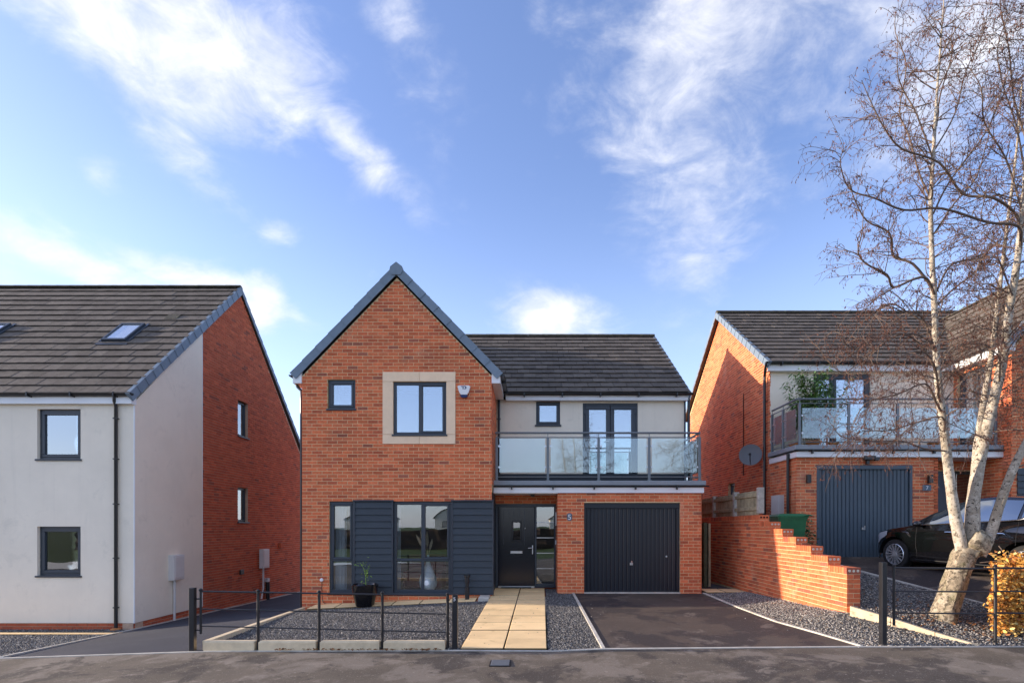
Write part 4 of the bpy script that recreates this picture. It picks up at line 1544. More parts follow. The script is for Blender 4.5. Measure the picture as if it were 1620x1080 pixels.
db = MB(); db.cbox(Fgl, 12.80, 12.86, 1.72, 2.04, .006, .03, .005)
db.build('doorbell', M['meter'], H)
MB().cbox(Fgl, 12.88, 12.93, 1.27, 1.37, .006, .03, .004).build('key_safe', M['meter'], H)
# downpipes
downpipe(H, [(-.775, 13.50, 4.90), (-.775, 13.50, 2.68)], .034, [(-.775, 13.5, 4.4), (-.775, 13.5, 3.75), (-.775, 13.5, 3.0)])
downpipe(H, [(-5.20, 11.99, 5.0), (-5.20, 11.99, 4.86), (-5.17, 11.99, 4.80), (-5.09, 11.99, 4.72), (-5.09, 11.99, 4.5), (-5.09, 11.99, -.2)], .034)
downpipe(H, [(4.0, 13.52, 4.95), (4.0, 13.50, 2.8)], .034)
# small round wall light with its cable
wl_ = MB().lathe(FG.p(-4.60, .52, .006), [(.032, 0), (.04, .02), (.03, .035), (.012, .04)], 16, F=FG).build('outdoor_light', M['plaque_white'], H, smooth=True)
MB().tube([FG.p(-4.60, .50, .012), FG.p(-4.597, .2, .012), FG.p(-4.58, .05, .014), FG.p(-4.52, -.01, .014)], .006, 5).build('cable', M['black'], H)
# alarm box
al = empty('alarm_box', (-1.46, 11.87, 4.68), 'white and navy burglar alarm box on the brick gable beside the upper window', 'alarm box')
F2 = front(11.888)
MB().extr(F2, [(-1.59, 4.78), (-1.555, 4.80), (-1.345, 4.80), (-1.31, 4.78), (-1.345, 4.66), (-1.385, 4.60), (-1.515, 4.60), (-1.555, 4.66)], -.0, .07).build('cover', M['plaque_white'], al)
MB().extr(F2, [(-1.53, 4.598), (-1.37, 4.598), (-1.38, 4.56), (-1.41, 4.54), (-1.49, 4.54), (-1.52, 4.56)], .0, .06).build('lens', M['navy'], al)
lg = MB()
lg.extr(F2, [(-1.52, 4.785), (-1.42, 4.785), (-1.42, 4.770), (-1.50, 4.768)], .07, .0725)
ring = []
for k in range(13):
    an = R(-95 + k * 190 / 12)
    ring.append((math.cos(an), math.sin(an)))
lg.extr(F2, [(-1.435 + .045 * c_, 4.752 + .036 * s_) for c_, s_ in ring] + [(-1.435 + .022 * c_, 4.752 + .016 * s_) for c_, s_ in ring[::-1]], .0702, .0728)
lg.extr(F2, [(-1.475, 4.765), (-1.455, 4.765), (-1.455, 4.716), (-1.475, 4.716)], .0702, .0730)
lg.build('logo', M['navy'], al)

# balcony railing


def railing(label, posts, yf, zt, zg0, zg1, zb, side_pts, side_x, gl, xl, xr, group, zbase):
    """front run at y = yf, plus a return along x = side_x to y = side_pts[-1]"""
    rt = empty('balcony_railing', (posts[0], yf, zbase), label, 'balcony railing')
    MB().tube([(xl, yf, zt), (xr, yf, zt), ], .024, 12).build('handrail', M['rail'], rt, smooth=True)
    sx_ = side_x
    MB().tube([(sx_, yf, zt), (sx_, side_pts[-1], zt)], .024, 12).build('handrail', M['rail'], rt, smooth=True)
    for z, r in ((zt - .105, .012), (zb, .012)):
        MB().tube([(posts[0] if z > zb else xl, yf, z), (posts[-1] if z > zb else xr, yf, z)], r, 8).build('rail', M['rail'], rt, smooth=True)
        MB().tube([(sx_, yf, z), (sx_, side_pts[-1], z)], r, 8).build('rail', M['rail'], rt, smooth=True)
    allp = [(x, yf, 0) for x in posts] + [(sx_, y, 1) for y in side_pts]
    for (x, y, sd_) in allp:
        m_ = MB()
        m_.cbox(front(y - .02), x - .028, x + .028, zbase, zt - .10, -.045, .0, .005)
        m_.tube([(x, y, zt - .10), (x, y, zt - .02)], .008, 6)
        m_.box(x - .05, x + .05, y - .05, y + .05, zbase - .0, zbase + .012)
        m_.build('post', M['rail'], rt)
    runs = [(Vector((a, yf, 0)), Vector((b, yf, 0))) for a, b in zip(posts, posts[1:])]
    sp_ = [Vector((sx_, yf, 0))] + [Vector((sx_, y, 0)) for y in side_pts]
    runs += list(zip(sp_, sp_[1:]))
    for a, b in runs:
        d = (b - a).normalized()
        F = Fr(a, d, (0, 0, 1), (d.y, -d.x, 0))
        L = (b - a).length
        MB().fbox(F, .065, L - .065, zg0, zg1, -.005, .005).build('glass_panel', M[gl], rt)
        for u in (.045, L - .045):
            for z in (zg1 - .18, zg0 + .12):
                MB().lathe(F.p(u + (.012 if u < L / 2 else -.012), z, -.016), [(.024, 0), (.024, .032)], 12, F=F).build('clamp', M['steel'], rt)
    return rt


railing('grey metal and clear glass balcony railing over the number 5 garage', [-.765, .42, 1.594, 2.762, 3.927], 12.42, 3.86, 2.95, 3.735, 2.845, [13.05, 13.55], 3.927, 'g_bal', -.80, 3.94, None, 2.755)

# bollard light
bl = empty('bollard_light', (-1.36, 11.65, .06), 'slim black bollard light against the dark cladding right of the wide window', 'bollard light')
zb_ = .08
MB().lathe((-1.36, 11.68, zb_), [(.07, 0), (.07, .012), (.048, .014), (.048, .30)], 16).build('pole', M['black'], bl, smooth=True)
MB().lathe((-1.36, 11.68, zb_ + .30), [(.034, 0), (.038, .10)], 16).build('collar', M['black'], bl)
MB().lathe((-1.36, 11.68, zb_ + .40), [(.050, 0), (.050, .12), (.068, .125), (.068, .165), (.058, .17)], 16).build('lamp_head', M['black'], bl, smooth=True)
# plant pot
pp = empty('potted_plant', (-3.56, 11.45, -.02), 'young green seedling in a glossy black tapered pot before the cladding', 'potted plant')
pc = (-3.52, 11.48, .0)
MB().lathe(pc, [(.001, .0), (.17, 0), (.19, .02), (.26, .30), (.275, .42), (.28, .46), (.262, .475), (.245, .45), (.24, .42)], 32, cap=False).build('pot', M['pot'], pp, smooth=True)
MB().lathe(pc, [(.0, .425), (.243, .43)], 24).build('soil', M['soil'], pp)


def leaf_cluster(center, n, spread, lsize, seed, droop=.3, wide=.38):
    mb = MB()
    r_ = random.Random(seed)
    for k in range(n):
        c = Vector(center) + Vector((r_.gauss(0, spread[0]), r_.gauss(0, spread[1]), r_.gauss(0, spread[2])))
        a = r_.uniform(0, 6.28)
        d = Vector((math.cos(a), math.sin(a), r_.uniform(-.8, .5) - droop)).normalized() * lsize * r_.uniform(.6, 1.3)
        w = d.cross(Vector((r_.uniform(-1, 1), r_.uniform(-1, 1), 1.2))).normalized() * d.length * wide
        mb.add([c, c + d * .45 + w, c + d, c + d * .45 - w], [(0, 1, 2), (0, 2, 3)])
    return mb


MB().tube([(-3.50, 11.48, .42), (-3.50, 11.47, .62), (-3.54, 11.47, .80), (-3.60, 11.46, .90)], [.008, .007, .005, .003], 6).build('stem', M['leaf_lime'], pp)
mb = leaf_cluster((-3.48, 11.47, .72), 46, (.055, .04, .10), .055, 3, .5, .22)
m2 = leaf_cluster((-3.59, 11.46, .90), 26, (.06, .04, .02), .05, 5, .0, .25)
mb.add(m2.v, m2.f)
mb.build('foliage', M['leaf_lime'], pp)

# ================================================================ LEFT HOUSE
HL = empty('house', (-12, 13, -.6), 'pale rendered two-storey house with dark tiled roof and red brick side wall', 'house')
LX, LY, LB = -8.83, 12.0, 20.75
LE = 4.53
RZ = 8.97
FL = front(LY)
holesL = [(-11.0, -10.03, 3.20, 4.32), (-11.0, -10.03, .60, 1.70)]
FLs = rightface(LX)
fr_wall = wall('rendered_wall', FL, -20, LX - .003, -.455, 4.42, holesL, M['render'], HL)
mort = wall('brick_plinth', FL, -20, LX + .0, -1.2, -.46, [], M['mortar_dark'], HL, n=-.03)
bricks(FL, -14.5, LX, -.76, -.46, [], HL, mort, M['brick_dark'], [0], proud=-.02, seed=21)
ymid = (LY + LB) / 2
sl = (RZ - LE) / (ymid - LY)
# side: render to y=14.5, brick behind
mbw = MB()
mbw.extr(FLs, [(LY + .002, -.455), (14.5, -.455), (14.5, LE + sl * (14.5 - LY) - .06), (LY + .002, LE - .06)], -.24, 0)
mbw.build('side_render', M['render'], HL)
holesS = [(16.28, 16.87, 4.46, 5.54), (16.28, 16.87, 1.84, 2.90)]   # narrow windows in the brick side
sidew = wall('side_wall', FLs, 14.5, LB, -1.2, LE - .02, holesS, M['mortar_dark'], HL, n=-.02)
mbg = MB()
zt_ = 5.56
mbg.extr(FLs, [(14.5, LE - .02), (16.28, LE - .02), (16.28, RZ - .14 - (ymid - 16.28) * sl), (14.5, LE + sl * (14.5 - LY) - .14)], -.26, -.02)
mbg.extr(FLs, [(16.28, zt_), (16.87, zt_), (16.87, RZ - .14 - (16.87 - ymid) * sl), (ymid, RZ - .14), (16.28, RZ - .14 - (ymid - 16.28) * sl)], -.26, -.02)
mbg.extr(FLs, [(16.87, LE - .02), (LB, LE - .02), (16.87, RZ - .14 - (16.87 - ymid) * sl)], -.26, -.02)
mbg.build('gable_wall', M['mortar_dark'], HL)


def clipL(v):
    lo, hi = 14.5, LB
    if v > LE - .1:
        t = (v - LE + .1) / sl
        hi = LB - t
        lo = max(14.5, LY + t)
    return (lo, hi)


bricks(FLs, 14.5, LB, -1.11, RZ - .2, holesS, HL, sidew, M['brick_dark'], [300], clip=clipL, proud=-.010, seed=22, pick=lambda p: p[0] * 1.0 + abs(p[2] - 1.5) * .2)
mb = MB(); 
pl_ = wall('plinth_side', FLs, LY, 14.5, -1.2, -.46, [], M['mortar_dark'], HL, n=-.025)
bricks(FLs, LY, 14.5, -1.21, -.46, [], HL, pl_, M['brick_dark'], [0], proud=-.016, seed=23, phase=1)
MB().box(LX - .001, LX + .008, 14.485, 14.50, -.46, 6.9).build('stop_bead', M['white'], HL)
MB().box(LX - .01, LX + .012, LY - .012, LY + .01, -.46, 4.4).build('corner_bead', M['white'], HL)
window(HL, FL, -11.0, -10.03, 3.20, 4.32, [(0, 1, 0, 1, True)], n=-.07, gl='g_up', room=('room_blue', 1.5), fw=.065, sw=.05)
window(HL, FL, -11.0, -10.03, .60, 1.70, [(0, 1, 0, 1, True)], n=-.07, gl='g_low', room=('room_dark', 1.5), fw=.065, sw=.05)
for (a, b, c, d) in holesS:
    window(HL, FLs, a, b, c, d, [(0, 1, 0, 1, True)], n=-.10, gl='g_up', room=('room_blue', 1.5), fw=.04, sw=.03)
MB().fbox(FL, -20, LX + .01, 4.42, 4.60, -.05, .10).build('fascia', M['white'], HL)
gutter(FL, -20, LX + .06, 4.64, .10, HL, r=.06)
downpipe(HL, [(-9.2, LY - .10, 4.6), (-9.2, LY - .10, 4.48), (-9.2, LY - .055, 4.38), (-9.2, LY - .055, -.56)], .037, [(-9.2, LY - .06, z) for z in (4.1, 3.2, 2.2, 1.0, -.1)])
MB().lathe((-9.2, LY - .055, -.60), [(.11, 0), (.10, .03), (.05, .05)], 14).build('gully_collar', M['terracotta'], HL)
ul = Vector((0, ymid - (LY - .20), RZ - (4.60))).normalized()
FLr = Fr((0, LY - .20, 4.60), (1, 0, 0), ul, (0, -ul.z, ul.y))
Ll = math.hypot(ymid - (LY - .20), RZ - 4.60)
lroof = MB().box(-20, LX - .3, 12.2, 20.6, 4.46, 4.5).build('roof', M['room_dark'], HL)
roof_slope(FLr, -20, LX + .03, Ll, lroof, M['tile'], [280], gauge=Ll / 18, seed=24, near=lambda t: -t[0] + t[2] * .9)
ulb = Vector((0, -(LB + .2 - ymid), RZ - 4.60)).normalized()
FLb = Fr((0, LB + .2, 4.60), (1, 0, 0), ulb, (0, ulb.z, -ulb.y))
MB().fbox(FLb, -20, LX + .04, 0, Ll, -.05, .015).build('rear_slope', M['tile'], lroof)
ridge_tiles((-20, ymid, RZ + .03), (LX + .03, ymid, RZ + .03), 26, lroof)
verge_units((LX + .045, LY - .22, 4.60), (LX + .045, ymid, RZ + .0), (1, 0, 0), lroof, n=18, h=.17, w=.08)
verge_units((LX + .045, LB + .2, 4.60), (LX + .045, ymid, RZ + .0), (1, 0, 0), lroof, n=18, h=.10, w=.06)
# roof windows


def rooflight(u, s_, w=.62, h=.98):
    rl = MB()
    F = FLr
    for q in ((u, u + w, s_, s_ + .07), (u, u + w, s_ + h - .07, s_ + h), (u, u + .06, s_ + .07, s_ + h - .07), (u + w - .06, u + w, s_ + .07, s_ + h - .07)):
        rl.cbox(F, *q, -.02, .10, .01)
    rl.fbox(F, u - .09, u + w + .09, s_ - .16, s_ - .0, .02, .036)
    rl.fbox(F, u - .07, u + .0, s_, s_ + h + .07, .02, .05); rl.fbox(F, u + w, u + w + .07, s_, s_ + h + .07, .02, .05)
    o = rl.build('roof_window', M['frame'], HL)
    MB().fbox(F, u + .055, u + w - .055, s_ + .065, s_ + h - .065, .05, .075).build('pane', M['g_rl'], o)


M['g_rl'] = glass('rooflight_glass', (.6, .68, .74), .42, body=(.55, .60, .64, .65))
rooflight(-10.85, 2.55)
rooflight(-14.42, 2.55)
mb = MB().fbox(FLr, -9.95, -9.62, 3.93, 4.20, .02, .045); mb.build('vent_tile', M['ridge'], lroof)
# meter boxes and pipes on the side
for (y, z0, h_, lab) in ((13.33, .38, .62, 'a'), (17.75, .34, .62, 'b')):
    m_ = MB(); m_.cbox(FLs, y - .20, y + .20, z0, z0 + h_, .0, .14, .012); bx = m_.build('meter_box', M['meter'], HL)
    m_ = MB(); m_.cbox(FLs, y - .165, y + .165, z0 + .05, z0 + h_ - .05, .14, .150, .006); m_.build('meter_door', M['meter'], bx)
    zb2 = -.70 if y < 15 else -.66
    MB().tube([(LX + .06, y - .06, z0), (LX + .06, y - .06, zb2 + .35), (LX + .05, y - (.06 if y < 15 else .16), zb2)], .03, 8).build('conduit', M['meter'], bx, smooth=True)
MB().tube([(LX + .07, 17.98, -.80), (LX + .07, 17.98, -.15)], .06, 10).build('soil_pipe', M['black'], HL)
MB().cbox(FLs, 17.9, 18.06, -.14, -.02, .0, .10, .01).build('pipe_cap', M['meter'], HL)
MB().cbox(FLs, 18.9, 19.1, .95, 1.12, .0, .08, .01).build('wall_vent', M['brick_dark'], HL)
MB().cbox(FLs, 16.35, 16.55, .24, .38, .0, .04, .01).build('wall_vent', M['black'], HL)

# ================================================================ RIGHT HOUSE
HR = empty('house', (9, 13, 1), 'orange brick house on higher ground behind the birch, number 7, mirror image balcony', 'house')
RX, RG, RW, RB_ = 6.3, 12.7, 14.1, 21.4
RE, RR = 5.90, 8.75
Frs = leftface(RX)
ym = 17.75
holesR = [(16.5, 17.05, 2.35, 3.05), (19.6, 20.1, 2.3, 3.0)]
rw = wall('side_wall', Frs, RW + .004, RB_, .8, RE, holesR, M['mortar'], HR, gable=(ym, RR - .12))
slr = (RR - RE) / (ym - RW)


def clipR(v):
    if v <= RE - .08: return (RW, RB_)
    t = (v - RE + .08) / slr
    return (RW + t, RB_ - t)


bricks(Frs, RW, RB_, .8, RR - .15, holesR, HR, rw, M['brick'], [60], clip=clipR, seed=31, pick=lambda p: p[0] + abs(p[2] - 4) * .3)
for (a, b, c, d) in holesR:
    window(HR, Frs, a, b, c, d, [(0, 1, 0, 1, True)], n=-.08, gl='g_low', room=('room_dark', 1.0), fw=.04)
rw = wall('garage_side_wall', Frs, RG + .004, RW, .7, 3.34, [], M['mortar'], HR)
bricks(Frs, RG, RW, .7, 3.34, [], HR, rw, M['brick'], [60], seed=32, phase=1, pick=lambda p: -p[2])
Frg = front(RG)
holesG2 = [(6.78, 9.05, .5, 3.15)]
rw = wall('garage_wall', Frg, RX + .001, 9.65, .7, 3.34, holesG2, M['mortar'], HR)
bricks(Frg, RX - .002, 9.65, .7, 3.34, holesG2, HR, rw, M['brick'], [180], seed=33, pick=lambda p: p[0])
Frp = Fr((9.65, 0, 0), (0, 1, 0), (0, 0, 1), (1, 0, 0))
rw = wall('pier_side_wall', Frp, RG, 13.4, .7, 3.34, [], M['mortar'], HR, th=.1)
Frd = front(13.4)
rw = wall('porch_wall', Frd, 9.65, 11.15, 3.08, 3.5, [], M['mortar'], HR)
bricks(Frd, 9.65, 11.15, 3.1, 3.45, [], HR, rw, M['brick'], [0], seed=34)
d2 = MB(); d2.cbox(Frd, 9.68, 10.62, .98, 3.07, -.06, 0, .006)
d2o = d2.build('front_door', M['garage2'], HR)
MB().cbox(Frd, 10.66, 11.12, 1.1, 3.0, -.05, -.02, .004).build('side_light', M['g_dark'], d2o)
MB().box(9.66, 11.1, 13.5, 15, .95, 3.2).build('hallway', M['room_dark'], HR)
# garage door, ribbed
gd = MB()
gd.cbox(Frg, 6.782, 9.048, 3.05, 3.148, -.10, .01, .006)
gd.cbox(Frg, 6.782, 6.84, .98, 3.05, -.10, .005, .006); gd.cbox(Frg, 8.99, 9.048, .98, 3.05, -.10, .005, .006)
gdo = gd.build('garage_door', M['garage2'], HR)
prof = []
x = 6.84
while x < 8.99 - .05:
    prof += [(x, -.060), (x + .012, -.038), (x + .070, -.038), (x + .082, -.060)]
    x += .0935
prof.append((8.99, -.06))
MB().grid([[Frg.p(u, .98, n) for u, n in prof], [Frg.p(u, 3.05, n) for u, n in prof]]).build('door_leaf', M['garage2'], gdo)
mb = MB(); mb.cbox(Frg, 7.87, 7.94, 1.62, 1.68, -.04, -.01, .004); mb.tube([Frg.p(7.905, 1.67, -.01), Frg.p(7.905, 1.67, .02), Frg.p(7.905, 1.72, .02)], .013, 8)
mb.build('handle', M['steel'], gdo)
# render wall over
Frw = front(RW)
holesW = [(7.45, 8.95, 3.62, 5.70)]
wall('rendered_wall', Frw, RX + .006, 11.15, 3.45, 5.80, holesW, M['render'], HR)
window(HR, Frw, 7.45, 8.95, 3.62, 5.70, [(0, .36, 0, 1, True), (.36, 1, 0, 1, True)], n=-.04, gl='g_up', room=('lilac', 1.5), fw=.08, sw=.05, sill=False)
MB().box(RX, 11.1, RG - .02, RW - .002, 3.34, 3.47).build('balcony_deck', M['deck'], HR)
mb = MB(); mb.cbox(front(12.58), RX - .08, 11.10, 3.50, 3.61, -.16, .0, .012); mb.cbox(leftface(RX - .08), 12.74, 14.05, 3.50, 3.61, -.16, .0, .012)
mb.build('parapet_coping', M['coping'], HR)
mb = MB(); mb.fbox(front(12.61), RX - .04, 11.12, 3.33, 3.455, -.02, .0); mb.fbox(leftface(RX - .04), 12.63, 14.05, 3.33, 3.455, -.02, 0)
mb.build('balcony_fascia', M['white'], HR)
gutter(front(12.605), RX - .10, 11.1, 3.49, .0, HR, r=.026)
MB().box(9.65, 11.12, 12.63, 13.39, 3.32, 3.332).build('porch_soffit', M['white'], HR)
MB().fbox(front(13.95), RX - .12, 10.92, 5.74, 5.93, -.02, 0).build('fascia', M['white'], HR)
MB().box(RX - .12, 10.92, 13.96, RW, 5.742, 5.76).build('soffit', M['white'], HR)
gutter(front(13.94), RX - .20, 10.90, 5.95, 0, HR, r=.052)
u_ = Vector((0, ym - 13.86, RR - 5.93)).normalized()
FRr = Fr((0, 13.86, 5.93), (1, 0, 0), u_, (0, -u_.z, u_.y))
Lr = math.hypot(ym - 13.86, RR - 5.93)
rroof = MB().box(6.5, 15, 14.3, 21.2, 5.78, 5.82).build('main_roof', M['room_dark'], HR)
roof_slope(FRr, RX - .14, 15.4, Lr, rroof, M['tile'], [260], gauge=Lr / 14.4, seed=35, near=lambda t: t[0] + t[2] * 2, skip=lambda a, s_: a > 10.95 + s_ * .62 / 1.02 + .5)
ub = Vector((0, -(21.6 - ym), RR - 5.93)).normalized()
FRb = Fr((0, 21.6, 5.93), (1, 0, 0), ub, (0, ub.z, -ub.y))
MB().fbox(FRb, RX - .14, 15.4, 0, Lr, -.05, .015).build('rear_slope', M['tile'], rroof)
ridge_tiles((RX - .14, ym, RR + .03), (15.4, ym, RR + .03), 20, rroof)
verge_units((RX - .15, 13.84, 5.93), (RX - .15, ym, RR), (-1, 0, 0), rroof, n=14, h=.15, w=.09)
verge_units((RX - .15, 21.6, 5.93), (RX - .15, ym, RR), (-1, 0, 0), rroof, n=14, h=.10, w=.05)
# wing
WX, WF = 11.12, 12.40
Fws = leftface(WX)
hW = [(12.95, 13.95, 3.6, 5.62)]
rw = wall('wing_side_wall', Fws, WF + .004, RW, .8, 5.80, hW, M['mortar'], HR)
bricks(Fws, WF, RW, .8, 5.80, hW, HR, rw, M['brick'], [0], seed=36)
window(HR, Fws, 12.95, 13.95, 3.6, 5.62, [(0, .5, 0, 1, True), (.5, 1, 0, 1, True)], n=-.05, gl='g_up', room=('room_blue', 1.2), fw=.09, sw=.05, sill=False)
Fwf = front(WF)
hF = [(11.3, 15.2, .9, 3.05)]
rw = wall('wing_front_wall', Fwf, WX, 15.3, .8, 5.80, hF, M['mortar'], HR, gable=(13.21, 7.95))
def clipW(v):
    if v <= 5.8: return (WX, 15.3)
    t = (v - 5.8) / 1.03
    return (WX + t, 15.3 - t)
bricks(Fwf, WX, 15.3, .8, 7.9, hF, HR, rw, M['brick'], [0], clip=clipW, seed=37)
cl = MB().fbox(Fwf, 11.2, 15.2, .95, 3.05, -.10, -.02).build('cladding_panel', M['frame'], HR)
for k in range(14):
    v = .97 + k * .148
    m_ = MB()
    p, q = 11.24, 15.2
    vs = [Fwf.p(p, v, 0), Fwf.p(q, v, 0), Fwf.p(q, v, .038), Fwf.p(p, v, .038), Fwf.p(p, v + .142, .014), Fwf.p(q, v + .142, .014), Fwf.p(q, v + .142, -.01), Fwf.p(p, v + .142, -.01)]
    m_.add(vs, [(0, 1, 2, 3), (3, 2, 5, 4), (4, 5, 6, 7), (0, 3, 4, 7), (1, 6, 5, 2)])
    m_.build('board', M['clad'], cl)
zA2, zE2, xr_ = 8.30, 5.93, 13.21
for sgn in (-1, 1):
    ex = xr_ + sgn * 2.31
    u_ = Vector((-sgn * 2.31, 0, zA2 - zE2)).normalized()
    nn = Vector((sgn * u_.z, 0, abs(u_.x)))
    Fg = Fr((ex, 0, zE2), (0, 1, 0), u_, nn)
    Lg = math.hypot(2.31, zA2 - zE2)
    gr_ = MB().fbox(Fg, 12.32, 18.0 if sgn > 0 else 14.0, .0, Lg, -.05, -.02).build('wing_roof', M['room_dark'], HR)
    roof_slope(Fg, 12.34, 17.8, Lg, gr_, M['tile'], [0], seed=39 + sgn, gauge=Lg / 10, skip=(lambda a, s_: a > 13.86 + (s_ * .716) / .725 + .45))
    verge_units(Vector((ex, 12.28, zE2)), Vector((xr_, 12.28, zA2)), (0, -1, 0), gr_, n=8, h=.155, w=.12)
ridge_tiles((xr_, 12.35, zA2 + .01), (xr_, 17.2, zA2 + .01), 11, HR, r=.11)
MB().box(WX - .20, WX - .18, 12.30, 13.95, 5.72, 5.93).build('fascia', M['white'], HR)
MB().box(WX - .18, WX, 12.32, 13.95, 5.722, 5.75).build('soffit', M['white'], HR)
MB().extr(front(12.30), [(WX - .20, 5.72), (WX, 5.72), (WX, 6.12), (WX - .2, 5.9)], -.03, 0).build('eaves_box_end', M['white'], HR)
gutter(Fr((WX - .20, 0, 0), (0, 1, 0), (0, 0, 1), (-1, 0, 0)), 12.3, 13.86, 5.94, 0, HR, r=.045)
# pipes, lamps, plate, floodlight
downpipe(HR, [(6.12, 13.9, 5.9), (6.14, 14.0, 5.8), (6.215, 14.22, 5.65), (6.215, 14.22, 1.4)], .036, [(6.23, 14.22, z) for z in (5.0, 4.2, 3.2)])
downpipe(HR, [(6.225, 12.95, 3.45), (6.225, 12.95, 1.0)], .036, [(6.24, 12.95, z) for z in (2.9, 2.0)])
for x in (6.56, 9.42):
    m_ = MB(); m_.cbox(Frg, x - .045, x + .045, 2.72, 2.92, .03, .11, .008); m_.fbox(Frg, x - .02, x + .02, 2.79, 2.85, .0, .04)
    m_.build('wall_lamp', M['black'], HR)
mb = MB(); mb.cbox(Frg, 9.28, 9.48, 2.545, 2.685, .0, .02, .006); po = mb.build('number_plaque', M['plaque_slate'], HR)
digit('7', Frg, 9.38, 2.615, .0205, .095, po, M['plaque_white'])
mb = MB(); mb.fbox(Frg, 7.93, 8.0, 3.17, 3.29, .0, .06); mb.cbox(front(12.58), 7.84, 8.10, 3.26, 3.36, -.06, .02, .01); mb.cbox(front(12.56), 8.08, 8.18, 3.24, 3.32, -.06, .02, .01)
mb.build('floodlight', M['black'], HR)
railing('grey metal balcony railing with misty glass over the number 7 garage', [6.36, 7.52, 8.67, 9.83, 10.98], 12.66, 4.70, 3.78, 4.49, 3.69, [13.35, 13.95], 6.30, 'g_bal2', 6.30, 11.1, None, 3.61)
# dish
di = empty('satellite_dish', (6.25, 14.75, 3.6), 'round grey satellite dish on the side wall of the number 7 house', 'satellite dish')
dF = Fr((5.98, 14.55, 3.63), Vector((.91, -.42, 0)), Vector((0, 0, 1)), Vector((-.42, -.90, .14)))
dF.V = dF.N.cross(dF.U).normalized()
MB().lathe(dF.O, [(.0, .0), (.12, .008), (.22, .03), (.29, .055), (.295, .05), (.22, .02), (.10, -.004)], 30, F=dF).build('reflector', M['dish'], di, smooth=True)
MB().tube([dF.p(0, -.26, .0), dF.p(0, -.22, .18), dF.p(0, -.06, .32)], .012, 6).build('feed_arm', M['black'], di)
MB().lathe(dF.p(0, -.06, .30), [(.03, 0), (.035, .06), (.02, .1)], 12, F=dF).build('receiver', M['black'], di)
MB().tube([dF.O, (6.10, 14.75, 3.56), (6.29, 14.78, 3.50)], .02, 8).build('bracket', M['black'], di)
cab = MB(); cab.cbox(leftface(RX), 13.30, 13.72, 1.88, 2.48, .0, .14, .012)
tag(cab.build('meter_box', M['meter']), 'white meter box on the number 7 garage side wall beside the timber fence', 'meter box')
MB().tube([(6.285, 15.8, 3.2), (6.285, 15.8, 5.6)], .012, 5).build('cable', M['black'], HR)

# ================================================================ STEPPED RETAINING WALL
W = empty('brick_wall', (5.1, 10, .3), 'orange brick garden wall stepping down towards the pavement between the two plots', 'wall')
Y0, ST, T0 = 8.47, .54, 1.05
REAR = 16.2
core = MB()
for k in range(7):
    y0 = Y0 + ST * k
    y1 = Y0 + ST * (k + 1) if k < 6 else REAR
    core.box(5.006, 5.209, y0 + .006, y1 + (.006 if k < 6 else 0), -.1, T0 + .15 * k - .108)
wc = core.build('mortar_core', M['mortar'], W)
Fw1 = leftface(5.004)


def clipWall(v):
    k = math.ceil((v + .105 - T0) / .15 - .02)
    return (Y0 + ST * max(0, k), REAR)


bricks(Fw1, Y0, REAR, .195, T0 + .9 - .105, [], W, wc, M['brick'], [200], clip=clipWall, seed=41, proud=.004, pick=lambda p: p[0] + abs(p[2] - .7) * .3)
for k in range(7):
    y = Y0 + ST * k
    top = T0 + .15 * k - .105
    base = .195 if k == 0 else top - .15
    bricks(front(y + .004), 5.0, 5.213, base, top, [], W, wc, M['brick'], [0], seed=42 + k, phase=0, proud=.004)
    cnt = 7 if k < 6 else 60
    for j in range(cnt):
        yy = y + j * .0765
        if yy > REAR: break
        if k < 6 and j == 6: pass
        z1 = T0 + .15 * k + random.uniform(-.002, .002)
        m_ = MB()
        m_.cbox(Fr((0, 0, 0), (1, 0, 0), (0, 1, 0), (0, 0, 1)), 4.996, 5.219, yy, yy + .066, z1 - .103, z1, .004)
        o = m_.build('coping_brick', M['brick'], W)
        if j == 0:
            F = front(yy)
            for q in (5.042, 5.108, 5.174):
                MB().lathe(F.p(q, z1 - .052, -.004), [(.021, 0), (.021, .0065), (.012, .0075)], 14, F=F).build('core_hole', M['hole'] if k == 6 else M['brass'], o)
    MB().box(5.002, 5.213, y + .004, y + .0765 * min(cnt, 12) - .012 if k < 6 else REAR, T0 + .15 * k - .12, T0 + .15 * k - .012).build('mortar_bed', M['mortar'], W)

# timber fence on the wall
fe = empty('timber_fence', (5.1, 13, 1.95), 'weathered timber fence with concrete posts standing on top of the brick wall', 'fence')
post_y = [11.85, 13.25, 14.75, 16.2]
for i, y in enumerate(post_y):
    m_ = MB(); m_.cbox(leftface(5.02), y - .05, y + .05, 1.60 if i else 1.99, 2.56 - .015 * i, -.13, .0, .01)
    m_.build('fence_post', M['timber_grey'], fe)
rs = random.Random(12)
for a, b in zip(post_y, post_y[1:]):
    for z in (2.06, 2.36):
        m_ = MB(); m_.cbox(leftface(5.035), a + .052, b - .052, z, z + .085, -.03, .0, .006); m_.build('fence_rail', M['timber'], fe)
    y = a + .055
    while y < b - .12:
        w_ = .095
        m_ = MB(); m_.cbox(leftface(5.068 + rs.uniform(-.003, .003)), y, y + w_ - .006, 1.96, 2.50 + rs.uniform(-.008, .008), -.018, .0, .003)
        m_.build('picket', M['timber'], fe)
        y += w_
gt = empty('garden_gate', (4.4, 13.4, .2), 'dark timber side gate standing open between the garage and the garden wall', 'gate')
MB().cbox(front(13.45), 4.36, 4.45, .18, 1.80, -.09, 0, .006).build('gate_post', M['timber_dark'], gt)
for k in range(9):
    MB().cbox(leftface(4.47), 13.46 + k * .1, 13.555 + k * .1, .22, 1.78, -.02, 0, .004).build('gate_board', M['timber_dark'], gt)
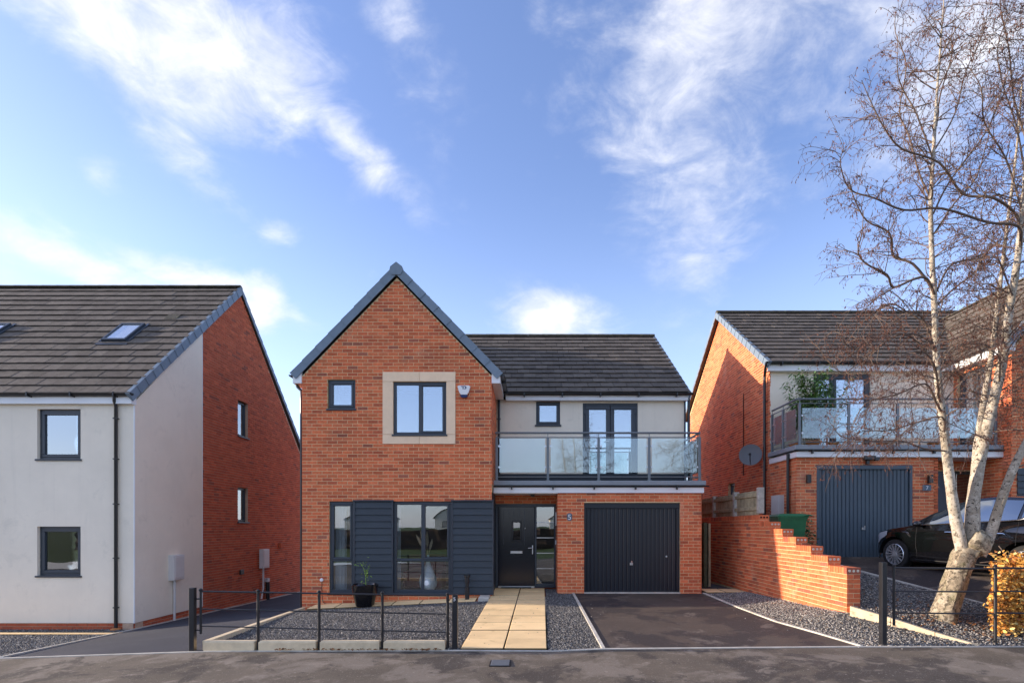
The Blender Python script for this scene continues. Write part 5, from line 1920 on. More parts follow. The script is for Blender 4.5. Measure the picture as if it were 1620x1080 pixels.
for z in (.4, 1.5):
    MB().box(4.492, 4.53, 13.46, 14.36, z, z + .1).build('gate_rail', M['timber'], gt)
MB().cbox(front(13.44), 4.475, 4.53, .2, 1.78, -.06, 0, .004).build('gate_stile', M['timber'], gt)

# ================================================================ IRON FENCES


def ground_front(x):
    return ze(x)


fl = empty('iron_fence', (-2.8, 7.4, 0), 'black iron estate fence with three thin rails along the left front yard', 'fence', 'iron estate fences along the footway')
yF = 7.40


def bar(root, name, p, q, r=.011, flat=False):
    return MB().tube([p, q], r, 8).build(name, M['iron'], root, smooth=True)


def topbar(x): return .80 + (x + 4.55) / 3.4 * -.055
xsL = [-4.53, -3.74, -2.90, -2.03, -1.13]
for (za, zb2) in ((.805, .745), (.562, .492), (.328, .240)):
    for a, b in zip(xsL, xsL[1:]):
        t0, t1 = (a + 4.53) / 3.4, (b + 4.53) / 3.4
        bar(fl, 'rail', (a, yF, za + (zb2 - za) * t0), (b, yF, za + (zb2 - za) * t1), .012 if za > .7 else .009)
for i, x in enumerate(xsL):
    zt = topbar(x)
    m_ = MB(); m_.tube([(x, yF, .22 if i == 0 else -.03), (x, yF, zt + .012)], .020 if i else .016, 10)
    m_.lathe((x, yF, zt + .005), [(.018, 0), (.024, .012), (.024, .026), (.014, .038), (.003, .042)], 12)
    m_.build('fence_post', M['iron'], fl, smooth=True)
for z in (.70, .27):
    bar(fl, 'hinge', (-4.64, yF, z), (-4.53, yF, z), .009)
mb = MB(); mb.cbox(front(7.355), -4.672, -4.602, -.06, .855, -.07, 0, .008); mb.build('gate_post', M['iron'], fl)
mb = MB(); mb.cbox(front(7.355), -1.065, -.99, -.04, .765, -.07, 0, .008); gp = mb.build('gate_post', M['iron'], fl)
digit('5', front(7.355), -1.03, .705, .002, .052, gp, M['plaque_white'])

fr2 = empty('iron_fence', (6, 7.42, 0), 'black iron estate fence with three thin rails in front of the birch and beech hedge', 'fence', 'iron estate fences along the footway')
yR = 7.42
xsR = [5.03, 6.43, 7.6, 8.8]
for z in (1.125, .805, .505):
    for a, b in zip(xsR, xsR[1:]):
        bar(fr2, 'rail', (a, yR, z), (b, yR, z - .012), .014 if z > 1 else .011)
for i, x in enumerate(xsR):
    m_ = MB(); m_.tube([(x, yR, .33 if i == 0 else .0), (x, yR, 1.14)], .018 if i == 0 else .020, 10)
    m_.lathe((x, yR, 1.135), [(.016, 0), (.022, .012), (.022, .026), (.012, .036), (.003, .040)], 12)
    m_.build('fence_post', M['iron'], fr2, smooth=True)
mb = MB(); mb.cbox(front(7.38), 4.84, 4.915, -.02, 1.205, -.07, 0, .008); mb.build('gate_post', M['iron'], fr2)

# ================================================================ WHEELIE BIN
bn = empty('wheelie_bin', (5.72, 11.95, .95), 'green wheelie bin standing behind the stepped brick wall', 'bin')
a_ = R(-8)
Fb = Fr((5.76, 11.75, .93), (math.cos(a_), math.sin(a_), 0), (0, 0, 1), (math.sin(a_), -math.cos(a_), 0))
mb = MB()
lv = [(.0, .20, .24), (.5, .25, .30), (.93, .285, .34), (.93, .30, .36), (.97, .30, .36)]
vs, fs = [], []
for (z, w_, d_) in lv:
    vs += [Fb.p(-w_, z, d_ - .35), Fb.p(w_, z, d_ - .35), Fb.p(w_, z, -d_ - .35), Fb.p(-w_, z, -d_ - .35)]
for i in range(len(lv) - 1):
    for k in range(4):
        j = (k + 1) % 4
        fs.append((4 * i + k, 4 * i + j, 4 * i + 4 + j, 4 * i + 4 + k))
fs.append((3, 2, 1, 0))
mb.add(vs, fs)
mb.build('bin_body', M['green'], bn)
mb = MB()
vs = []
for z, w_, d_ in ((.965, .315, .38), (1.0, .32, .385), (1.045, .27, .33), (1.055, .20, .25)):
    vs += [Fb.p(-w_, z, d_ - .35), Fb.p(w_, z, d_ - .35), Fb.p(w_, z, -d_ - .35), Fb.p(-w_, z, -d_ - .35)]
fs = []
for i in range(3):
    for k in range(4):
        j = (k + 1) % 4
        fs.append((4 * i + k, 4 * i + j, 4 * i + 4 + j, 4 * i + 4 + k))
fs += [(12, 13, 14, 15), (3, 2, 1, 0)]
mb.add(vs, fs)
mb.build('lid', M['green'], bn)
MB().tube([Fb.p(.20, 1.0, .04), Fb.p(.30, 1.02, .06), Fb.p(.38, 1.0, .03)], .016, 8).build('lid_handle', M['green'], bn)
MB().tube([Fb.p(-.30, 1.0, -.78), Fb.p(.30, 1.0, -.78)], .018, 8).build('handle', M['green'], bn)
for x in (-.27, .24):
    MB().lathe(Fb.p(x, .10, -.62), [(.10, 0), (.10, .05)], 18, F=Fr((0, 0, 0), Fb.V, Fb.N, Fb.U)).build('wheel', M['rubber'], bn)
sh = leaf_cluster((6.12, 12.15, 1.42), 1100, (.13, .13, .22), .06, 6, .1, .35)
so_ = empty('shrub', (6.05, 12.15, .98), 'small dark green shrub growing between the green bin and the blue garage door', 'shrub')
MB().tube([(6.05, 12.15, .95), (6.05, 12.15, 1.3)], .02, 6).build('stem', M['branch'], so_)
sh.build('foliage', M['leaf_dark'], so_)

# ================================================================ BALCONY PLANTS (number 7)
for i, (x, y, r, h_, lab) in enumerate([(6.50, 13.20, .12, .24, 'small ochre pot nearest the corner post of the number 7 balcony'), (6.85, 12.98, .15, .26, 'large terracotta pot under the tall bamboo on the number 7 balcony'),
                                        (7.30, 12.9, .11, .22, 'terracotta pot just right of the bamboo on the number 7 balcony'), (8.50, 12.95, .12, .24, 'terracotta pot by the second balcony post of number 7'),
                                        (9.72, 12.95, .11, .22, 'terracotta pot by the third balcony post of number 7'), (10.75, 12.95, .15, .24, 'low clay bowl with green plant at the right end of the number 7 balcony')]):
    e_ = empty('plant_pot', (x, y, 3.50), lab, 'plant pot', 'clay pots along the number 7 balcony')
    MB().lathe((x, y, 3.50), [(r * .68, 0), (r * .92, h_ * .78), (r * 1.08, h_ * .80), (r * 1.08, h_), (r * .95, h_), (r * .93, h_ * .85)], 20).build('pot', M['terracotta'], e_, smooth=True)
    MB().lathe((x, y, 3.50), [(0.001, h_ * .86), (r * .93, h_ * .88)], 16).build('soil', M['soil'], e_)
    if i == 5:
        leaf_cluster((x, y, 3.5 + h_ + .08), 120, (.09, .09, .05), .07, 50, -.2, .3).build('foliage', M['leaf_lime'], e_)
for (x, y, seed, hh, lab) in ((6.78, 13.15, 60, 1.75, 'tall bushy bamboo on the left of the number 7 balcony'), (7.12, 13.35, 61, 1.95, 'second bamboo reaching higher beside the number 7 patio window')):
    bm_ = empty('bamboo', (x, y, 3.70), lab, 'bamboo', 'bamboos on the number 7 balcony')
    r_ = random.Random(seed)
    st_ = MB()
    lv_ = MB()
    for k in range(16):
        dx, dy = r_.gauss(0, .17), r_.gauss(0, .13)
        top = Vector((x + dx * 1.6, y + dy * 1.6, 3.65 + hh * r_.uniform(.55, 1)))
        st_.tube([(x + dx * .3, y + dy * .3, 3.65), (x + dx, y + dy, 3.65 + hh * .5), top], [.008, .006, .002], 4)
        for q in range(190):
            t = r_.uniform(.28, 1.03)
            c = Vector((x + dx * (.3 + 1.3 * t), y + dy * (.3 + 1.3 * t), 3.65 + (top.z - 3.65) * t))
            a = r_.uniform(0, 6.28)
            c += Vector((math.cos(a), math.sin(a), 0)) * r_.uniform(0, .10)
            d = Vector((math.cos(a), math.sin(a), r_.uniform(-.9, .35))).normalized() * r_.uniform(.08, .15)
            w_ = d.cross(Vector((0, 0, 1))).normalized() * d.length * .16
            lv_.add([c, c + d * .4 + w_, c + d, c + d * .4 - w_], [(0, 1, 2), (0, 2, 3)])
    st_.build('stem', M['timber'], bm_)
    lv_.build('foliage', M['leaf'], bm_)

# ================================================================ CAR
CARROOT = (7.70, 11.38, .80)
CAR = empty('car', CARROOT, 'black five-door hatchback parked nose-in on the neighbour drive behind the birch', 'car')
ca_ = R(78)
# local x: from front axle towards the tail; local y: from near flank to far flank; z up. near flank faces the camera side
cx = Vector((math.cos(ca_), -math.sin(ca_), 0))
cy = Vector((math.sin(ca_), math.cos(ca_), 0))
PITCH = -.018


def CP(x, y, z):
    if x < -.40: x = -.40 + (x + .40) * .6
    p = Vector(CARROOT) + cx * x + cy * y
    p.z += z + x * PITCH
    return p


HW = .86
xa, xb, wr = 0.0, 2.49, .315


def lerp_tab(tab, x):
    if x <= tab[0][0]: return tab[0][1]
    for (a, b), (c, d) in zip(tab, tab[1:]):
        if x <= c:
            t = (x - a) / (c - a); t = t * t * (3 - 2 * t) * .5 + t * .5
            return b + (d - b) * t
    return tab[-1][1]


top_tab = [(-.80, .52), (-.78, .62), (-.66, .76), (-.35, .86), (0, .93), (.42, 1.0)]     # bonnet centre line
belt_tab = [(-.80, .50), (-.70, .68), (-.4, .78), (0, .86), (.45, .93), (1.2, .965), (2.0, 1.01), (2.6, 1.06), (3.0, 1.08), (3.14, .98)]
hw_tab = [(-.80, .46), (-.74, .58), (-.60, .72), (-.35, .81), (0, .845), (.6, .86), (2.0, .865), (2.6, .85), (2.95, .79), (3.10, .68), (3.15, .60)]
roof_tab = [(.42, 1.0), (.80, 1.20), (1.15, 1.36), (1.45, 1.445), (1.9, 1.475), (2.4, 1.44), (2.75, 1.37), (2.95, 1.22), (3.08, 1.02)]
sill_tab = [(-.80, .30), (-.6, .20), (-.3, .19), (3.0, .22), (3.15, .34)]


def zlow(x):
    z = lerp_tab(sill_tab, x)
    for ax_ in (xa, xb):
        d = abs(x - ax_)
        ra = .375
        if d < ra:
            z = max(z, .315 + math.sqrt(max(0, ra * ra - d * d)) * .99)
    return z


cols = []
x = -.80
while x < 3.151:
    cols.append(x); x += .0395
side_prof = []
for sgn in (0, 1):
    rows = []
    for x in cols:
        hw = lerp_tab(hw_tab, x); zb_, zl = lerp_tab(belt_tab, x), zlow(x)
        row = []
        for t in (0, .04, .12, .25, .4, .55, .66, .70, .74, .85, .95, 1.0):
            z = zl + (zb_ - zl) * t
            zz = (z - .2) / .8
            bulge = 1 - .10 * max(0, (zz - .55)) ** 1.5 * 2 - .05 * max(0, .25 - zz) ** 1.0 * 2
            if t in (.70, .74): bulge -= .006 if t == .70 else -.004
            w = hw * bulge
            for ax_ in (xa, xb):
                d = abs(x - ax_)
                if d < .52: w += .022 * math.exp(-((d / .34) ** 4)) * (1 if z < .8 else max(0, 1 - (z - .8) * 8))
            y = (HW - w) if sgn == 0 else (HW + w)
            row.append(CP(x, y, z))
        rows.append(row)
    side_prof.append(rows)
bd = MB()
bd.grid(side_prof[0]); bd.grid(side_prof[1])
# bonnet / shoulder deck, nose, tail
rows = []
for i, x in enumerate(cols):
    a, b = side_prof[0][i][-1], side_prof[1][i][-1]
    if x <= .46:
        zt = lerp_tab(top_tab, x) - lerp_tab(belt_tab, x)
    else:
        zt = -.01
    row = []
    for k in range(11):
        t = k / 10
        p = a.lerp(b, t); p.z += zt * (1 - abs(2 * t - 1) ** 2.6) + .0
        row.append(p)
    rows.append(row)
bd.grid(rows)
for i in (0, len(cols) - 1):
    r0, r1 = side_prof[0][i], side_prof[1][i]
    x = cols[i]
    sgn = -1 if i == 0 else 1
    g_rows = []
    for p, q in zip(r0, r1):
        g_rows.append([p.lerp(q, k / 8) + cx * (sgn * .09 * (1 - (2 * k / 8 - 1) ** 2)) for k in range(9)])
    bd.grid(g_rows)
body = bd.build('body', M['car'], CAR, smooth=True)
# greenhouse
gcols = [.44 + k * (3.06 - .44) / 40 for k in range(41)]


def roof_w(x): return .60 - .05 * max(0, x - 2.2) - .04 * max(0, 1.2 - x)


rows = []
for x in gcols:
    zb_, zr = lerp_tab(belt_tab, x) - .01, lerp_tab(roof_tab, x)
    hw = lerp_tab(hw_tab, x) * .955
    zr = max(zr, zb_ + .0)
    f = min(1, (zr - zb_) / .40)
    tw_ = hw + (roof_w(x) - hw) * f
    row = []
    for (t, w) in ((0, 0), (.25, .22), (.5, .47), (.75, .73), (.9, .90), (.97, 1.02)):
        row.append((HW - (hw + (tw_ - hw) * w), zb_ + (zr - zb_) * t))
    for k in range(1, 6):
        s_ = k / 6
        row.append((HW - tw_ * (1 - s_) * (1.0 if s_ < .9 else 1), zr - (zr - zb_) * .03 + .035 * (1 - (1 - s_) ** 2) * f))
    full = row + [(2 * HW - y, z) for y, z in row[::-1]]
    rows.append([CP(x, y, z) for y, z in full])
gh = MB().grid(rows).build('roof', M['car'], CAR, smooth=True)


def side_pt(x, t, out=.012, far=False):
    zb_, zr = lerp_tab(belt_tab, x) - .01, lerp_tab(roof_tab, x)
    hw = lerp_tab(hw_tab, x) * .955
    f = min(1, (zr - zb_) / .40)
    tw_ = hw + (roof_w(x) - hw) * f
    tab = [(0, 0), (.25, .22), (.5, .47), (.75, .73), (.9, .90), (.97, 1.02)]
    w = lerp_lin(tab, t)
    y = HW - (hw + (tw_ - hw) * w) - out
    if far: y = 2 * HW - y
    return CP(x, y, zb_ + (zr - zb_) * t)


def lerp_lin(tab, x):
    if x <= tab[0][0]: return tab[0][1]
    for (a, b), (c, d) in zip(tab, tab[1:]):
        if x <= c: return b + (d - b) * (x - a) / (c - a)
    return tab[-1][1]


for far in (False, True):
    for (a, b, nm, t0f, t1f) in ((.78, 1.52, 'door_window', .07, .86), (1.60, 2.36, 'door_window', .07, .86), (2.42, 2.72, 'quarter_window', .12, .80)):
        rows = []
        for k in range(13):
            x = a + (b - a) * k / 12
            lo = t0f
            if nm == 'quarter_window': lo = .12 + .5 * ((x - a) / (b - a)) ** 1.3
            hi = t1f
            rows.append([side_pt(x, lo + (hi - lo) * j / 6, .010, far) for j in range(7)])
        MB().grid(rows).build(nm, M['g_car'], body, smooth=True)
    q = [side_pt(.55 + k * (2.42 - .55) / 20, .045, .014, far) for k in range(21)] + [side_pt(2.55, .16, .014, far), side_pt(2.66, .36, .014, far), side_pt(2.76, .62, .014, far)]
    MB().tube(q, .009, 6).build('window_trim', M['chrome'], body, smooth=True)
# windscreen and rear screen
for (x0, x1, nm) in ((.50, 1.22, 'windscreen'), (2.82, 3.02, 'rear_window')):
    rows = []
    for i in range(9):
        x = x0 + (x1 - x0) * i / 8
        zr = lerp_tab(roof_tab, x); zb_ = lerp_tab(belt_tab, x) - .01
        f = min(1, (zr - zb_) / .40)
        tw_ = lerp_tab(hw_tab, x) * .955; tw_ = tw_ + (roof_w(x) - tw_) * f
        rows.append([CP(x, HW + tw_ * .93 * (k / 5 - 1), zr - (zr - zb_) * .03 + .035 * (1 - (k / 5 - 1) ** 2) * f + .008) for k in range(11)])
    MB().grid(rows).build(nm, M['g_car'], body, smooth=True)


def oncar(x, z, out=.01, far=False):
    """point on the near flank"""
    hw = lerp_tab(hw_tab, x)
    zz = (z - .2) / .8
    w = hw * (1 - .10 * max(0, (zz - .55)) ** 1.5 * 2 - .05 * max(0, .25 - zz) * 2)
    for ax_ in (xa, xb):
        d = abs(x - ax_)
        if d < .52: w += .022 * math.exp(-((d / .34) ** 4)) * (1 if z < .8 else max(0, 1 - (z - .8) * 8))
    y = HW - w - out
    return CP(x, 2 * HW - y if far else y, z)


for far in (False, True):
    # door seams, handles
    for x in (.52, 1.56, 2.38):
        zt = lerp_tab(belt_tab, x) - .02
        zb_ = .26 if x < 2 else .62
        MB().tube([oncar(x + (.02 if z_ < .5 else 0), z_, .001, far) for z_ in [zb_ + (zt - zb_) * k / 8 for k in range(9)]], .0035, 4).build('door_seam', M['car_trim'], body)
    MB().tube([oncar(.50 + k * .16, .245, .004, far) for k in range(12)], .012, 6).build('sill_trim', M['car_trim'], body)
    for x in (1.22, 2.12):
        m_ = MB().tube([oncar(x - .09, .80, .012, far), oncar(x - .07, .812, .032, far), oncar(x + .07, .815, .032, far), oncar(x + .09, .80, .012, far)], [.010, .014, .014, .010], 8)
        m_.build('door_handle', M['chrome'], body, smooth=True)
    # headlamp and tail lamp
    lp = MB()
    lp.grid([[oncar(-.66 + k * .10, lerp_tab(belt_tab, -.66 + k * .10) - .015 - j * (.030 + .012 * (5 - k)), .012, far) for j in range(4)] for k in range(6)])
    lp.build('headlight', M['lamp_glass'], body, smooth=True)
    lp = MB()
    lp.grid([[oncar(2.92 + k * .045, .66 + j * .09, .010, far) for j in range(5)] for k in range(5)])
    lp.build('tail_light', M['sofa'], body, smooth=True)
    # mirror
    c = oncar(.62, .96, .11, far)
    m_ = MB()
    m_.tube([oncar(.60, .92, -.01, far), c], .022, 6)
    rr_ = []
    for i in range(7):
        a = math.pi * i / 6
        rr_.append([c + cx * (-.075 * math.cos(a)) + cy * (.10 * math.sin(a) * math.cos(b)) + Vector((0, 0, .065 * math.sin(a) * math.sin(b))) for b in [2 * math.pi * k / 12 for k in range(13)]])
    m_.grid(rr_)
    m_.build('wing_mirror', M['car'], body, smooth=True)
# wheels
for ax_ in (xa, xb):
    for far in (False, True):
        yy = .035 if not far else 2 * HW - .035
        F = Fr(CP(ax_, yy, .315), cx, (0, 0, 1), -cy if not far else cy)
        wh = MB().lathe(F.O, [(.20, -.20), (.29, -.20), (.313, -.17), (.315, -.10), (.313, -.02), (.295, .0), (.222, .004), (.215, -.01)], 40, F=F, cap=False).build('wheel', M['rubber'], CAR, smooth=True)
        MB().lathe(F.O, [(.222, .004), (.212, .012), (.205, -.01), (.20, -.06)], 40, F=F, cap=False).build('rim', M['alloy'], wh, smooth=True)
        sp = MB()
        for k in range(15):
            a = 2 * math.pi * k / 15
            c_, s_ = math.cos(a), math.sin(a)
            c2, s2 = math.cos(a + .16), math.sin(a + .16)
            d = F.U * c_ + F.V * s_; e = F.U * -s_ + F.V * c_
            d2 = F.U * c2 + F.V * s2
            p0 = F.O + d * .045; p1 = F.O + d2 * .208
            w0, w1 = .008, .0125
            vs = [p0 - e * w0 + F.N * .004, p0 + e * w0 + F.N * .004, p1 + e * w1 + F.N * .006, p1 - e * w1 + F.N * .006,
                  p0 - e * w0 - F.N * .03, p0 + e * w0 - F.N * .03, p1 + e * w1 - F.N * .03, p1 - e * w1 - F.N * .03]
            sp.add(vs, [(0, 1, 2, 3), (0, 3, 7, 4), (1, 5, 6, 2), (2, 6, 7, 3)])
        sp.lathe(F.O, [(.055, -.03), (.052, .008), (.03, .012), (.0, .013)], 20, F=F)
        sp.build('spokes', M['alloy'], wh)
        MB().lathe(F.O, [(.195, -.075), (.001, -.075)], 24, F=F).build('brake_disc', M['car_trim'], wh)
for ax_ in (xa, xb):
    rows = [[CP(ax_ + .378 * math.cos(math.pi * k / 14), y, .315 + .378 * math.sin(math.pi * k / 14)) for y in (.02, .30, 1.42, 1.70)] for k in range(15)]
    MB().grid(rows).build('wheel_arch', M['car_trim'], body)
MB().add([CP(-.7, .15, .2), CP(3.05, .15, .23), CP(3.05, 1.57, .23), CP(-.7, 1.57, .2)], [(0, 1, 2, 3)]).build('underside', M['car_trim'], body)

# ================================================================ BIRCH
TY = 8.25
S = 850 / TY


def tp(x, y, d=0.0):
    return Vector(((x - 838) / S, TY + d, CAMZ + (833 - y) / S))


def smooth_path(pts, sub=4):
    """Catmull-Rom"""
    out = []
    n = len(pts)
    for i in range(n - 1):
        p0, p1, p2, p3 = pts[max(0, i - 1)], pts[i], pts[i + 1], pts[min(n - 1, i + 2)]
        for k in range(sub):
            t = k / sub
            out.append(.5 * ((2 * p1) + (p2 - p0) * t + (2 * p0 - 5 * p1 + 4 * p2 - p3) * t * t + (3 * p1 - p0 - 3 * p2 + p3) * t ** 3))
    out.append(pts[-1])
    return out


T = empty('birch_tree', (6.35, TY, .3), 'bare multi-stemmed birch with pale speckled bark and hanging catkins behind the iron fence', 'tree')
rt = random.Random(77)


def stem_mesh(pts, r0, r1, sides, name, m, wob=0.0, power=1.0):
    q = smooth_path(pts, 5)
    n = len(q)
    rad = []
    for i in range(n):
        t = i / (n - 1)
        r = r0 + (r1 - r0) * t ** power
        rad.append(r * (1 + wob * math.sin(i * 1.7 + rt.random())))
    MB().tube(q, rad, sides).build(name, m, T, smooth=True)
    return q, rad


# butt with root flare and the swollen fork
trunk_pts = [tp(1484, 1000), tp(1492, 975), tp(1506, 940, .02), tp(1518, 905, .03), tp(1527, 880, .03), tp(1536, 862, .03)]
q = smooth_path(trunk_pts, 6)
n = len(q)
vs_rad = []
for i in range(n):
    t = i / (n - 1)
    r = .085 * (1 - t) ** 4 + .158 + .045 * math.exp(-((t - .93) / .14) ** 2)
    vs_rad.append(r * (1 - .45 * max(0, (t - .82) / .18) ** 2))
mbt = MB()
sides = 20
prev = None
ring_all = []
for i, p in enumerate(q):
    ring = []
    for k in range(sides):
        a = 2 * math.pi * k / sides
        rr_ = vs_rad[i] * (1 + .07 * math.sin(a * 3 + i * .12) + .05 * math.sin(a * 5 - i * .2) + .03 * math.sin(a * 9 + i * .5))
        rr_ *= (1 + .16 * max(0, 1 - i / 7) * math.sin(a * 4 + 1))
        ring.append(p + Vector((math.cos(a) * rr_, math.sin(a) * rr_, 0)))
    ring.append(ring[0])
    ring_all.append(ring)
mbt.grid(ring_all)
mbt.build('trunk', M['bark_low'], T, smooth=True)

stems = []
A = [tp(1532, 900, .03), tp(1522, 868, .0), tp(1513, 835, -.02), tp(1505, 800, -.04), tp(1495, 750, -.08), tp(1486, 702, -.12), tp(1476, 640, -.15), tp(1468, 580, -.18), tp(1463, 500, -.2), tp(1459, 420, -.2), tp(1457, 330, -.2), tp(1462, 240, -.2), tp(1467, 160, -.2), tp(1473, 80, -.2), tp(1478, 12, -.2)]
Bs = [tp(1538, 880, .02), tp(1537, 835, .0), tp(1541, 780, .0), tp(1551, 715, -.02), tp(1565, 645, -.05), tp(1578, 570, -.1), tp(1585, 500, -.12), tp(1594, 430, -.15), tp(1602, 360, -.15), tp(1608, 290, -.15), tp(1616, 200, -.15), tp(1628, 110, -.15), tp(1640, 20, -.1)]
Cs = [tp(1548, 872, .1), tp(1556, 820, .16), tp(1561, 760, .22), tp(1570, 700, .28), tp(1584, 630, .32), tp(1598, 565, .36), tp(1610, 500, .4), tp(1624, 420, .45), tp(1640, 320, .5), tp(1655, 200, .5), tp(1664, 90, .5)]
Ds = [tp(1550, 878, .0), tp(1564, 842, -.04), tp(1572, 800, -.1), tp(1588, 745, -.15), tp(1606, 700, -.2), tp(1632, 640, -.25), tp(1664, 570, -.3), tp(1690, 480, -.3), tp(1712, 370, -.3), tp(1730, 240, -.3), tp(1740, 120, -.3)]
for pts_, r0, r1 in ((A, .098, .006), (Bs, .106, .010), (Cs, .078, .010), (Ds, .082, .010)):
    q, rad = stem_mesh(pts_, r0, r1, 14, 'stem', M['bark'], .025, .85)
    stems.append((q, rad))
# knobbly burr where the stems part
kb = MB()
rows = []
c = tp(1543, 858, -.06)
for i in range(11):
    a = math.pi * i / 10
    row = []
    for k in range(17):
        b = 2 * math.pi * k / 16
        r = .175 * (1 + .10 * math.sin(3 * b + 2 * a) + .07 * math.sin(5 * a - b * 2))
        row.append(c + Vector((r * math.sin(a) * math.cos(b) * 1.0, r * .8 * math.sin(a) * math.sin(b), r * math.cos(a) * 1.05)))
    rows.append(row)
kb.grid(rows)
kb.build('burr', M['bark_low'], T, smooth=True)

# limbs traced as they grow, then branchlets, twigs and catkins
limbs = []


def L_(pts, r0, d0=0.0, d1=0.0, m='branch'):
    P = [tp(x, y, d0 + (d1 - d0) * i / (len(pts) - 1)) for i, (x, y) in enumerate(pts)]
    limbs.append((P, r0, m))


L_([(1597, 392), (1592, 354), (1540, 338), (1499, 322), (1444, 296), (1381, 278), (1344, 259), (1318, 233), (1305, 209)], .030, -.15, -.9)
L_([(1600, 400), (1575, 378), (1529, 370), (1447, 367), (1388, 367), (1340, 357), (1299, 344), (1268, 330), (1270, 311)], .028, -.15, -1.1)
L_([(1460, 465), (1423, 433), (1391, 419), (1363, 399), (1331, 383), (1307, 364), (1293, 345)], .026, -.2, -.8)
L_([(1464, 478), (1437, 459), (1409, 466), (1381, 477), (1346, 473), (1310, 464), (1293, 452), (1284, 431), (1282, 413)], .028, -.2, -1.3)
L_([(1459, 330), (1440, 290), (1425, 230), (1415, 180), (1418, 120), (1413, 60), (1414, 22)], .018, -.2, -.1)
L_([(1462, 270), (1430, 200), (1405, 165), (1385, 150), (1376, 110)], .015, -.2, -.5)
L_([(1466, 215), (1485, 150), (1500, 90), (1515, 45), (1525, 2)], .014, -.2, .1)
L_([(1464, 250), (1495, 190), (1525, 120), (1550, 60), (1562, 5)], .014, -.2, .0)
L_([(1466, 470), (1500, 425), (1540, 405), (1580, 388), (1620, 340)], .020, -.2, .4)
L_([(1468, 490), (1510, 455), (1560, 420), (1600, 380), (1660, 320)], .020, -.2, .6)
L_([(1463, 380), (1500, 330), (1540, 280), (1570, 220), (1600, 160)], .018, -.2, .3)
L_([(1461, 350), (1490, 300), (1530, 230), (1560, 150), (1585, 90)], .016, -.2, -.4)
L_([(1602, 340), (1570, 270), (1530, 220), (1500, 190), (1480, 150)], .018, -.15, -.6)
L_([(1608, 290), (1590, 220), (1570, 150), (1560, 90), (1580, 30)], .016, -.15, -.3)
L_([(1612, 240), (1600, 160), (1590, 90), (1585, 10), (1575, -60)], .018, -.15, .0)
L_([(1622, 150), (1600, 90), (1590, 40), (1588, -30)], .014, -.15, -.4)
L_([(1478, 655), (1450, 645), (1424, 620), (1370, 640), (1330, 655), (1290, 700)], .022, -.15, -.9)
L_([(1476, 640), (1455, 630), (1430, 600), (1395, 585), (1350, 600), (1300, 640)], .022, -.15, -1.2)
L_([(1472, 600), (1440, 570), (1400, 545), (1350, 560), (1300, 575), (1262, 556)], .020, -.15, -1.0)
L_([(1470, 560), (1430, 540), (1390, 545), (1345, 575), (1300, 600), (1255, 560)], .018, -.18, -.6)
L_([(1490, 715), (1445, 712), (1400, 705), (1340, 708), (1290, 705), (1262, 690)], .016, -.12, -.9)
L_([(1483, 690), (1460, 668), (1420, 675), (1370, 690), (1320, 700), (1270, 740)], .015, -.12, -.7)
L_([(1468, 570), (1430, 520), (1390, 510), (1345, 520), (1310, 560)], .018, -.18, -.9)
L_([(1466, 530), (1425, 500), (1380, 495), (1330, 530), (1290, 590)], .016, -.2, -.5)
L_([(1480, 640), (1510, 600), (1560, 580), (1600, 560)], .014, -.15, -.8)
L_([(1474, 600), (1500, 560), (1540, 540), (1570, 545), (1600, 590)], .014, -.15, .5)
L_([(1590, 480), (1560, 440), (1530, 430), (1490, 450), (1470, 500)], .015, -.15, -.9)
L_([(1560, 700), (1530, 690), (1490, 695), (1430, 670)], .012, -.1, -.7)
L_([(1572, 610), (1545, 580), (1515, 570), (1480, 590), (1440, 640)], .014, -.1, -1.0)
L_([(1598, 400), (1640, 350), (1700, 300), (1760, 280)], .02, -.1, -.4)
L_([(1606, 560), (1640, 520), (1700, 480), (1760, 470)], .018, .3, .6)
L_([(1588, 640), (1612, 620), (1650, 610), (1700, 640)], .012, .3, .1)
L_([(1594, 740), (1630, 720), (1670, 700), (1720, 720)], .013, -.2, -.6)
L_([(1575, 620), (1600, 600), (1635, 590), (1680, 600)], .012, -.1, -.7)
L_([(1640, 20), (1650, -60), (1655, -140)], .012, 0, .1)
L_([(1478, 12), (1480, -30)], .006, -.2, -.2)

branch_mb, twig_v, twig_f, cat_v, cat_f = MB(), [], [], [], []


def add_tube(V, Fc, pts, r0, r1, sides=3):
    base = len(V)
    n = len(pts)
    for i, p in enumerate(pts):
        a = pts[max(0, i - 1)]; b = pts[min(n - 1, i + 1)]
        t = (b - a)
        u = t.orthogonal().normalized() if t.length > 1e-9 else Vector((1, 0, 0))
        w = t.normalized().cross(u) if t.length > 1e-9 else Vector((0, 1, 0))
        r = r0 + (r1 - r0) * i / (n - 1)
        for k in range(sides):
            an = 2 * math.pi * k / sides
            V.append(tuple(p + (u * math.cos(an) + w * math.sin(an)) * r))
    for i in range(n - 1):
        for k in range(sides):
            j = (k + 1) % sides
            Fc.append((base + i * sides + k, base + i * sides + j, base + (i + 1) * sides + j, base + (i + 1) * sides + k))


